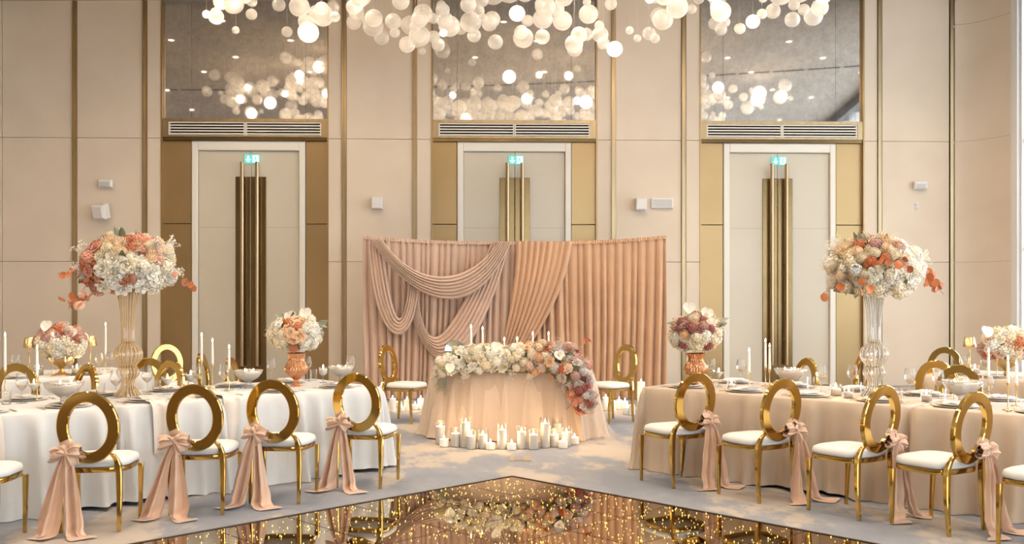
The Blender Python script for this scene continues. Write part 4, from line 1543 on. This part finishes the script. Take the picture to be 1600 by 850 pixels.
def spray_mesh(seed, n=26, L=1.0, spread=.55, r=.035):
    m = MB()
    rr = random.Random(seed)
    for i in range(n):
        a = rr.uniform(0, 2 * PI)
        t = rr.uniform(.1, spread)
        h = rr.uniform(.55, 1.0) * L
        p = Vector((cos(a) * t * h, sin(a) * t * h, h))
        m.tube([(0, 0, 0), (p.x * .35, p.y * .35, p.z * .55), p], .006, 3, caps=False)
        for q in range(2):
            c = p + Vector((rr.uniform(-.07, .07), rr.uniform(-.07, .07), rr.uniform(-.09, .05)))
            s = r * rr.uniform(.7, 1.3)
            m.add([c + Vector(v) * s for v in ((1, 0, 0), (0, 1, 0), (-1, 0, 0), (0, -1, 0), (0, 0, 1), (0, 0, -1))],
                  [(0, 1, 4), (1, 2, 4), (2, 3, 4), (3, 0, 4), (1, 0, 5), (2, 1, 5), (3, 2, 5), (0, 3, 5)])
    return m.mesh('filler_spray', M['white_f'], False)


BL = {'rose': rose_mesh(), 'hydrangea': hydrangea_mesh(), 'chrysanthemum': mum_mesh(), 'leaf': leaf_mesh(), 'round_leaf': disc_mesh(), 'anthurium': anthurium_mesh()}
SPR = [spray_mesh(i) for i in range(3)]


def bloom(parent, kind, mat, pos, d, size, roll=0.0):
    o = obj(kind, BL[kind], M[mat], parent, pos)
    o.rotation_mode = 'QUATERNION'
    q = Vector(d).normalized().to_track_quat('Z', 'Y')
    o.rotation_quaternion = q @ Quaternion((0, 0, 1), roll)
    o.scale = (size, size, size)
    return o


def STEM(b):
    return [c for c in bpy.data.objects if c.parent is b and c.name.startswith('flower_stem')][-1]


def leaf(parent, kind, mat, pos, d, size, roll=0.0):
    o = obj(kind, BL[kind], M[mat], parent, pos)
    o.rotation_mode = 'QUATERNION'
    o.rotation_quaternion = Vector(d).normalized().to_track_quat('Y', 'Z') @ Quaternion((0, 1, 0), roll)
    o.scale = (size, size, size)
    return o


def spray(parent, mat, pos, d, size, i=0):
    o = obj('filler_spray', SPR[i % 3], M[mat], parent, pos)
    o.rotation_mode = 'QUATERNION'
    o.rotation_quaternion = Vector(d).normalized().to_track_quat('Z', 'Y')
    o.scale = (size, size, size)
    o['kind'] = 'stuff'
    return o


def ball(e, C, R, n, pick, seed, zmin=-.62, leaves=18, core='green', k=1.0):
    """blooms over an ellipsoid of radii R round C (local to e); pick(d, rr) -> kind, material, size"""
    rr = random.Random(seed)
    C = Vector(C)
    MB().grid(lambda u, v: (C.x + R[0] * .74 * sin(PI * v) * cos(2 * PI * u), C.y + R[1] * .74 * sin(PI * v) * sin(2 * PI * u), C.z + R[2] * .74 * cos(PI * v)), 14, 8, cu=True).build('floral_foam', M[core], e)
    for d in fib(n):
        d = (d + Vector((rr.uniform(-.1, .1), rr.uniform(-.1, .1), rr.uniform(-.1, .1)))).normalized()
        if d.z < zmin: continue
        k_, mt, sz = pick(d, rr)
        sz *= k
        rad = rr.uniform(.84, 1.0)
        p = C + Vector((d.x * R[0] * rad, d.y * R[1] * rad, d.z * R[2] * rad)) - d * sz * .35
        bloom(e, k_, mt, p, d, sz, rr.uniform(0, 6))
    for i in range(leaves):
        d = Vector((rr.gauss(0, 1), rr.gauss(0, 1), rr.gauss(0, 1))).normalized()
        if d.z < zmin: d.z = abs(d.z)
        p = C + Vector((d.x * R[0], d.y * R[1], d.z * R[2])) * .86
        leaf(e, 'leaf', rr.choice(['green', 'sage', 'sage']), p, d + Vector((rr.uniform(-.7, .7), rr.uniform(-.7, .7), rr.uniform(-.5, .5))), rr.uniform(.07, .11) * (R[0] / .36) ** .4, rr.uniform(0, 6))
    return rr


# tall vases ---------------------------------------------------------
VPROF = [(.112, 0), (.108, .006), (.088, .03), (.062, .065), (.052, .10), (.050, .13), (.062, .15), (.084, .175), (.088, .20), (.078, .225), (.064, .245), (.066, .262), (.092, .29), (.109, .325), (.111, .36), (.098, .395), (.070, .425), (.052, .445), (.050, .50), (.052, .60), (.058, .70), (.070, .79), (.086, .86)]


def tall_vase(px, py, side, mat, label):
    X, Y = gp(px, py, ZT_)
    e = empty('trumpet_vase', (X, Y, ZT_), 0, label, 'vase', 'tall trumpet vases')
    MB().lathe(VPROF, 120, ribs=20, amp=.05, capt=False).build('ribbed_glass', mat, e)
    ribs = MB()
    for i in range(20):
        a = 2 * PI * i / 20
        ribs.tube([((r * 1.05) * cos(a), (r * 1.05) * sin(a), z) for r, z in VPROF], .0019, 4, caps=False)
    ribs.build('rib_lines', principled(label.split()[1] + '_rib', (0.80, 0.57, 0.31) if side < 0 else (0.80, 0.72, 0.60), 0.25), e)
    for z, r in ((.445, .055), (.245, .067)):
        MB().lathe([(r, z - .004), (r + .004, z), (r, z + .004)], 40, capb=False, capt=False).build('collar_ring', M['gold_soft'], e)
    return X, Y


def pick_left(d, r):
    q = r.random()
    if d.x < -.42 and d.z < .7:
        return ('hydrangea', r.choice(['mauve_f', 'rust_f', 'pink_f', 'rust_f']), r.uniform(.075, .095)) if q < .8 else ('rose', 'pink_f', r.uniform(.055, .07))
    if d.z > .5:
        return ('chrysanthemum', r.choice(['apricot_f', 'cream_f', 'apricot_f']), r.uniform(.065, .08)) if q < .72 else ('hydrangea', r.choice(['pink_f', 'mauve_f', 'rust_f']), r.uniform(.07, .085))
    if d.z > .12:
        return ('chrysanthemum', r.choice(['apricot_f', 'cream_f']), r.uniform(.065, .08)) if q < .5 else (('rose', 'white_f', r.uniform(.08, .095)) if q < .88 else ('hydrangea', 'pink_f', r.uniform(.07, .08)))
    return ('rose', r.choice(['white_f', 'white_f', 'cream_f']), r.uniform(.08, .095)) if q < .5 else (('hydrangea', r.choice(['white_f', 'cream_f']), r.uniform(.08, .10)) if q < .93 else ('hydrangea', 'rust_f', .065))


def pick_right(d, r):
    q = r.random()
    if d.x > .5:
        return ('hydrangea', 'white_f', r.uniform(.075, .10)) if q < .8 else ('rose', 'white_f', .065)
    if d.z > .55:
        return ('chrysanthemum', r.choice(['apricot_f', 'cream_f', 'cream_f']), r.uniform(.06, .075)) if q < .85 else ('hydrangea', r.choice(['mauve_f', 'rust_f']), .075)
    if d.z > .0 and abs(d.x + .05) < .42:
        return ('hydrangea', r.choice(['orange_f', 'rust_f', 'orange_f', 'rust_f']), r.uniform(.07, .085)) if q < .42 else ('chrysanthemum', 'cream_f', r.uniform(.055, .07))
    if d.x < -.35:
        return ('chrysanthemum', r.choice(['cream_f', 'apricot_f']), r.uniform(.06, .07)) if q < .5 else ('hydrangea', r.choice(['cream_f', 'cream_f', 'white_f']), r.uniform(.07, .085))
    return ('rose', 'white_f', r.uniform(.07, .085)) if q < .5 else ('hydrangea', r.choice(['white_f', 'cream_f']), r.uniform(.075, .09))


for (px, py, side, mat, lab, blab, pick) in ((200, 619, -1, M['amber'], 'tall amber ribbed trumpet vase on the left front table', 'large round bouquet of white, peach and rust flowers in the tall left vase', pick_left),
                                            (1366, 619, 1, M['clear_rib'], 'tall clear ribbed trumpet vase on the right front table', 'large round bouquet of cream, white and orange flowers in the tall right vase', pick_right)):
    X, Y = tall_vase(px, py, side, mat, lab)
    s = F / Y
    e = empty('tall_bouquet', (X, Y, ZT_ + .80), 0, blab, 'bouquet')
    zc = zy(418 if side < 0 else 421, Y) - (ZT_ + .80)
    rr = ball(e, (0, 0, zc), (.385, .36, .285), 215, pick, 77 + side, zmin=-.72, leaves=34, k=.84)
    for i in range(9):
        a = rr.uniform(0, 2 * PI)
        d = Vector((cos(a), sin(a) * .8, rr.uniform(-.1, .9))).normalized()
        spray(e, 'white_f', Vector((d.x * .33, d.y * .30, zc + d.z * .25)), d, rr.uniform(.11, .16), i)
    # dyed round leaves trailing at the lower sides
    if side < 0:
        trail = [(-.27, -.20, -.16, 20, (-.35, -.15, -.8), .085, ['pink_f', 'orange_f', 'blush_f', 'orange_f']), (-.36, -.1, -.06, 4, (-1, -.1, .05), .02, ['orange_f']), (.40, -.05, -.10, 5, (1, 0, -.35), .03, ['orange_f', 'pink_f'])]
    else:
        trail = [(-.33, -.15, -.14, 4, (-.7, -.2, -.25), .03, ['orange_f']), (-.18, -.28, -.12, 4, (-.2, -.6, -.3), .03, ['orange_f']), (.0, -.33, .06, 6, (.3, -.5, -.1), .07, ['orange_f', 'rust_f']), (.40, -.05, -.04, 13, (.6, -.1, -.7), .045, ['rust_f', 'orange_f', 'pink_f'])]
    for (x, y, z, n, dv, sc_, mats) in trail:
        P0 = Vector((x, y, zc + z))
        dv = Vector(dv).normalized()
        Ls = min(.22, .05 + .03 * n)
        MB().tube([P0 - dv * .08, P0, P0 + dv * Ls * .5 + Vector((0, 0, .01)), P0 + dv * Ls], .0025, 4).build('trailing_stem', M['stem'], e)
        for q_ in range(n):
            p = P0 + dv * Ls * (q_ + .3) / n + Vector((rr.uniform(-sc_, sc_), rr.uniform(-sc_, sc_) * .6, rr.uniform(-sc_, sc_)))
            leaf(e, 'round_leaf', rr.choice(mats), p, Vector((rr.uniform(-1, 1), rr.uniform(-.5, .2), rr.uniform(-.8, .8))), rr.uniform(.05, .078), rr.uniform(-.7, .7) + 1.2)

# copper urns with low bouquets -------------------------------------------
UPROF = [(.060, 0), (.058, .006), (.040, .018), (.022, .04), (.024, .06), (.055, .085), (.088, .115), (.104, .15), (.103, .175), (.085, .21), (.068, .235), (.066, .255), (.076, .285), (.084, .30)]


def pick_urn(d, r):
    q = r.random()
    if d.x < -.3: return ('rose', 'white_f', .05) if q < .5 else ('hydrangea', 'cream_f', .055)
    if d.x > .45: return ('rose', 'white_f', .05) if q < .5 else ('hydrangea', 'white_f', .055)
    return ('rose', 'peach_f', r.uniform(.045, .065)) if q < .6 else ('hydrangea', r.choice(['orange_f', 'rust_f', 'mauve_f']), .05)


def pick_urn_r(d, r):
    q = r.random()
    if d.z < -.05 or d.x > .4: return ('hydrangea', r.choice(['white_f', 'cream_f', 'white_f']), r.uniform(.06, .075)) if q < .8 else ('hydrangea', 'plum_f', .05)
    return ('hydrangea', r.choice(['mauve_f', 'plum_f', 'rust_f']), .055) if q < .42 else (('chrysanthemum', 'cream_f', .055) if q < .8 else ('chrysanthemum', 'peach_f', .05))


for (px, py, sd, pick) in ((463, 603, 'left', pick_urn), (1087, 604, 'right', pick_urn_r)):
    X, Y = gp(px, py, ZT_)
    e = empty('copper_urn', (X, Y, ZT_), 0, 'copper ribbed glass urn on the %s front table' % sd, 'urn', 'copper urns')
    MB().lathe(UPROF, 144, ribs=24, amp=.055, capt=False, twist=2.2).build('ribbed_bowl', M['urn'], e)
    MB().lathe([(.084, .298), (.088, .302), (.084, .306)], 40, capb=False, capt=False).build('rim', M['urn'], e)
    b = empty('low_bouquet', (X, Y, ZT_ + .29), 0, ('white and peach rose bouquet in the copper urn on the left' if sd == 'left' else 'cream and burgundy hydrangea bouquet in the copper urn on the right'), 'bouquet')
    zc = zy(522 if sd == 'left' else 521, Y) - ZT_ - .29
    rr = ball(b, (0, 0, zc), (.25 if sd == 'left' else .235, .22, .185 if sd == 'left' else .185), 84, pick, 5 + px, zmin=-.75, leaves=14)
    zt = zy(494 if sd == 'left' else 480, Y) - ZT_ - .29
    xs = ((-.04, 0), (.10, .03)) if sd == 'left' else ((-.07, 0), (.09, -.05))
    for (ax, dz) in xs:
        MB().tube([(ax * .6, -.03, zc), (ax, -.06, zt + dz)], .003, 5).build('flower_stem', M['stem'], b)
        bloom(STEM(b), 'anthurium', 'white_f', (ax, -.07, zt + dz), (rr.uniform(-.2, .2), -1, .25), .062, rr.uniform(-.4, .4))
    for i in range(6):
        d = Vector((cos(i * 1.05), -.4 + .3 * sin(i), .35 * sin(i * 1.7) + .2)).normalized()
        spray(b, 'white_f', Vector((d.x * .17, d.y * .16, zc + d.z * .12)), d, .10, i)
    for i in range(5):
        leaf(b, 'leaf', 'sage', (.17 + .01 * i, -.03, zc + .02 + .02 * i), (1, rr.uniform(-.5, .5), rr.uniform(-.6, .9)), .10, rr.uniform(0, 3))

# bouquets of the rear tables -----------------------------------------------
BPROF = [(.07, 0), (.068, .008), (.03, .03), (.022, .06), (.035, .085), (.09, .12), (.125, .17), (.13, .19)]


def pick_rear(d, r):
    q = r.random()
    if d.z > .25: return ('hydrangea', r.choice(['pink_f', 'mauve_f', 'rust_f', 'pink_f']), r.uniform(.07, .09)) if q < .75 else ('rose', 'blush_f', .06)
    return ('hydrangea', r.choice(['cream_f', 'white_f']), r.uniform(.075, .095))


def pick_rear_r(d, r):
    q = r.random()
    if d.z > .35: return ('rose', 'white_f', .06) if q < .4 else ('hydrangea', r.choice(['white_f', 'cream_f']), .075)
    return ('hydrangea', r.choice(['pink_f', 'cream_f', 'orange_f', 'mauve_f', 'white_f']), .075) if q < .6 else ('rose', r.choice(['blush_f', 'peach_f']), .06)


for (px, side, sd, pick) in ((96, -1, 'left', pick_rear), (1572, 1, 'right', pick_rear_r)):
    X, Y = ray_at(px, ROW2_N + .42, side)
    e = empty('footed_bowl', (X, Y, ZT_), 0, 'antique gold footed bowl on the %s rear table' % sd, 'bowl', 'gold footed bowls')
    MB().lathe(BPROF, 36, capt=False).build('bowl_body', M['bowl_gold'], e)
    MB().lathe([(.128, .186), (.133, .19), (.128, .194)], 36, capb=False, capt=False).build('rim', M['bowl_gold'], e)
    b = empty('low_bouquet', (X, Y, ZT_ + .17), 0, ('dusty pink and cream bouquet in the gold bowl on the left rear table' if sd == 'left' else 'white and blush bouquet in the gold bowl on the right rear table'), 'bouquet')
    zc = zy(535 if sd == 'left' else 540, Y) - ZT_ - .17
    rr = ball(b, (0, 0, zc), (.25, .23, .185), 70, pick, 31 + px, zmin=-.7, leaves=10)
    zt = zy(508 if sd == 'left' else 517, Y) - ZT_ - .17
    for (ax, dz) in (((-.10, .0), (.16, -.07)) if sd == 'left' else ((-.25, .0), (.02, .01))):
        MB().tube([(ax * .6, -.03, zc), (ax, -.1, zt + dz)], .003, 5).build('flower_stem', M['stem'], b)
        bloom(STEM(b), 'anthurium', 'white_f', (ax, -.12, zt + dz), (rr.uniform(-.2, .2), -1, .5), .07, rr.uniform(-.4, .4))
    for i in range(5):
        d = Vector((cos(i * 1.25), -.4, .4 * sin(i * 1.7) + .2)).normalized()
        spray(b, 'white_f', Vector((d.x * .2, d.y * .18, zc + d.z * .15)), d, .11, i)

# garland of the sweetheart table ---------------------------------------------
gl = empty('flower_garland', (SX, SY - .40, TH_ + .009), 0, 'long garland of white, peach and lilac flowers cascading off the sweetheart table', 'garland')
rr = random.Random(21)
ZG = TH_ + .009


def gxz(px, py, Y=10.86):
    return rx(px, Y) - SX, zy(py, Y) - ZG


chain = []     # (px, py, radius m, depth offset)
for (px, py, r) in ((697, 573, .115), (715, 566, .15), (735, 563, .165), (757, 564, .165), (779, 565, .16), (800, 564, .165), (822, 563, .18), (843, 563, .20), (864, 565, .215), (884, 570, .22), (898, 585, .20), (906, 606, .16), (911, 626, .115)):
    x, z = gxz(px, py)
    chain.append((x, z, r, px))


def pick_gar(px, d, q):
    if px < 805:
        if q < .42: return ('hydrangea', rr.choice(['white_f', 'cream_f']), rr.uniform(.055, .075))
        if q < .84: return ('rose', rr.choice(['white_f', 'white_f', 'cream_f']), rr.uniform(.04, .062))
        return ('chrysanthemum', 'cream_f', rr.uniform(.045, .055))
    if px < 850:
        if q < .35: return ('rose', rr.choice(['peach_f', 'blush_f', 'cream_f']), rr.uniform(.045, .06))
        if q < .7: return ('hydrangea', rr.choice(['blush_f', 'peach_f', 'cream_f']), rr.uniform(.055, .07))
        return ('chrysanthemum', rr.choice(['peach_f', 'cream_f']), rr.uniform(.05, .06))
    if px < 893:
        if q < .38: return ('hydrangea', rr.choice(['lilac_f', 'orange_f', 'mauve_f', 'lilac_f', 'rust_f']), rr.uniform(.055, .075))
        if q < .7: return ('rose', rr.choice(['peach_f', 'blush_f', 'lilac_f', 'pink_f']), rr.uniform(.045, .06))
        return ('chrysanthemum', rr.choice(['peach_f', 'cream_f', 'orange_f']), rr.uniform(.045, .055))
    if q < .7: return ('hydrangea', rr.choice(['lilac_f', 'plum_f', 'mauve_f', 'lilac_f', 'pink_f']), rr.uniform(.05, .07))
    return ('rose', rr.choice(['plum_f', 'mauve_f', 'lilac_f']), rr.uniform(.04, .055))


for ci, (x, z, r, px) in enumerate(chain):
    cyy = (-.08 if px < 890 else -.20 - (px - 890) * .004)
    MB().grid(lambda u, v: (x + r * .72 * sin(PI * v) * cos(2 * PI * u), cyy + .62 * r * sin(PI * v) * sin(2 * PI * u), z + r * .70 * cos(PI * v)), 12, 7, cu=True).build('floral_foam', M['green'], gl)
    for d in fib(34 if r > .15 else 24):
        d = (d + Vector((rr.uniform(-.15, .15), rr.uniform(-.15, .15), rr.uniform(-.15, .15)))).normalized()
        if d.y > .35 or (px < 885 and d.z < -.72): continue
        if abs(d.x) > .8 and 0 < ci < len(chain) - 1: continue
        k_, mt, sz = pick_gar(px + d.x * r * 140 + rr.uniform(-8, 8), d, rr.random())
        p = Vector((x + d.x * r, cyy + d.y * r * 1.0, z + d.z * r)) - d * sz * .3
        bloom(gl, k_, mt, p, d, sz, rr.uniform(0, 6))
    for i in range(2):
        d = Vector((rr.uniform(-.6, .6), -1, rr.uniform(-.6, 1))).normalized()
        leaf(gl, 'leaf', rr.choice(['green', 'sage']), Vector((x, cyy, z)) + d * r * .85, d + Vector((rr.uniform(-1, 1), 0, rr.uniform(-.6, .6))), rr.uniform(.07, .10), rr.uniform(0, 6))
for i in range(34):
    x, z, r, px = rr.choice(chain[7:]) if i > 9 else rr.choice(chain[:7])
    d = Vector((rr.uniform(-.5, .8), -.6, rr.uniform(-.7, .9))).normalized()
    cyy = (-.08 if px < 890 else -.20 - (px - 890) * .004)
    spray(gl, 'lilac_f' if px > 840 else 'white_f', Vector((x, cyy, z)) + d * r * .8, d, rr.uniform(.09, .15), i)
for (px, py, sz) in ((775, 541, .062), (874, 554, .062), (904, 604, .062), (703, 574, .06)):
    x, z = gxz(px, py, 10.68)
    bloom(gl, 'anthurium', 'white_f', (x, -.275 if px < 890 else -.36, z), (rr.uniform(-.15, .25), -1, .2), sz, rr.uniform(-.3, .3))
# plum leaves trailing at the right end, pale grass at the left end
for k_ in range(16):
    px, py = rr.uniform(890, 934), rr.uniform(612, 640)
    x, z = gxz(px, py, 10.72)
    leaf(gl, 'round_leaf', rr.choice(['plum_f', 'pink_f', 'plum_f']), (x, -.27 + rr.uniform(-.05, .08), z), (rr.uniform(-1, 1), rr.uniform(-.6, .1), rr.uniform(-1, .2)), rr.uniform(.05, .07), rr.uniform(-1, 1))
for k_ in range(5):
    px, py = rr.uniform(902, 925), rr.uniform(533, 548)
    x, z = gxz(px, py)
    leaf(gl, 'round_leaf', rr.choice(['orange_f', 'rust_f']), (x, -.05, z), (rr.uniform(-1, 1), rr.uniform(-.6, .1), rr.uniform(0, 1)), .06, rr.uniform(-1, 1))
for k_ in range(7):
    x, z = gxz(rr.uniform(682, 702), rr.uniform(578, 596))
    spray(gl, 'sage', (x, -.10, z), (rr.uniform(-.6, .2), -.35, -1), rr.uniform(.12, .2), k_)

# ------------------------------------------------------------------ bubble chandelier
CHN = empty('bubble_chandelier', (0, 12.4, 6.58), 0, 'wide cloud of white glass bubbles hanging from the ceiling, some lit', 'chandelier')
BS = MB().grid(lambda u, v: (sin(PI * v) * cos(2 * PI * u), sin(PI * v) * sin(2 * PI * u), cos(PI * v)), 20, 12, cu=True).mesh('glass_bubble', M['bubble'])
rr = random.Random(99)
wires = MB()
rest = MB()
placed = []
tries = 0
while len(placed) < 580 and tries < 60000:
    tries += 1
    x = rr.uniform(-6.7, 6.7)
    y = rr.uniform(9.4, 15.2)
    if abs(x) > 4.4 and y > 12.4: continue
    zb = 5.20 + .012 * x * x + .04 * max(0, 12 - y) + .05 * sin(1.7 * x + y)
    t = rr.random() ** (1.35 if abs(x) > 2.0 else 1.9)
    z = zb + (6.40 - zb) * t
    if abs(x) < 2.0 and z > 5.5 and rr.random() < .45: continue
    if abs(x) > 3.4 and y > 12.4 and z < 5.45: continue
    # oval outline of the cloud
    if (x / 6.8) ** 2 + ((y - 12.3) / 3.1) ** 2 > 1: continue
    r = rr.choice((.055, .07, .08, .09, .10, .11, .12, .135, .15))
    if z + r > 6.45: continue
    if any((x - a) ** 2 + (y - b) ** 2 + (z - c) ** 2 < (.80 * (r + q)) ** 2 for (a, b, c, q) in placed): continue
    placed.append((x, y, z, r))
placed.sort(key=lambda p: p[2])
for i, (x, y, z, r) in enumerate(placed):
    lit = rr.random() < .13
    if i < 300 or lit:
        o = obj('glass_bubble', BS, M['bubble_lit'] if lit else M['bubble'], CHN, (x, y - 12.4, z - 6.58))
        o.scale = (r, r, r * .97)
    else:
        rest.grid(lambda u, v: (x + r * sin(PI * v) * cos(2 * PI * u), y - 12.4 + r * sin(PI * v) * sin(2 * PI * u), z - 6.58 + r * cos(PI * v)), 14, 8, cu=True)
    wires.tube([(x, y - 12.4, z + r - 6.58), (x, y - 12.4, ceil_z(x) - 6.58)], .0012, 3, caps=False)
    if lit and i % 2 == 0:
        l = bpy.data.lights.new('bubble_light', 'POINT')
        l.energy = BUBBLE_E * 1.0
        l.color = (1.0, 0.82, 0.62)
        l.shadow_soft_size = r * 1.02
        lo = bpy.data.objects.new('bubble_light', l)
        lo.location = (x, y - 12.4, z - 6.58)
        lo.parent = CHN
        col.objects.link(lo)
tag(rest.build('glass_bubbles', M['bubble'], CHN), 'further white glass bubbles high in the cloud', kind='stuff')
tag(wires.build('suspension_wires', M['white_plastic'], CHN, smooth=False), 'fine wires holding the bubbles', kind='stuff')
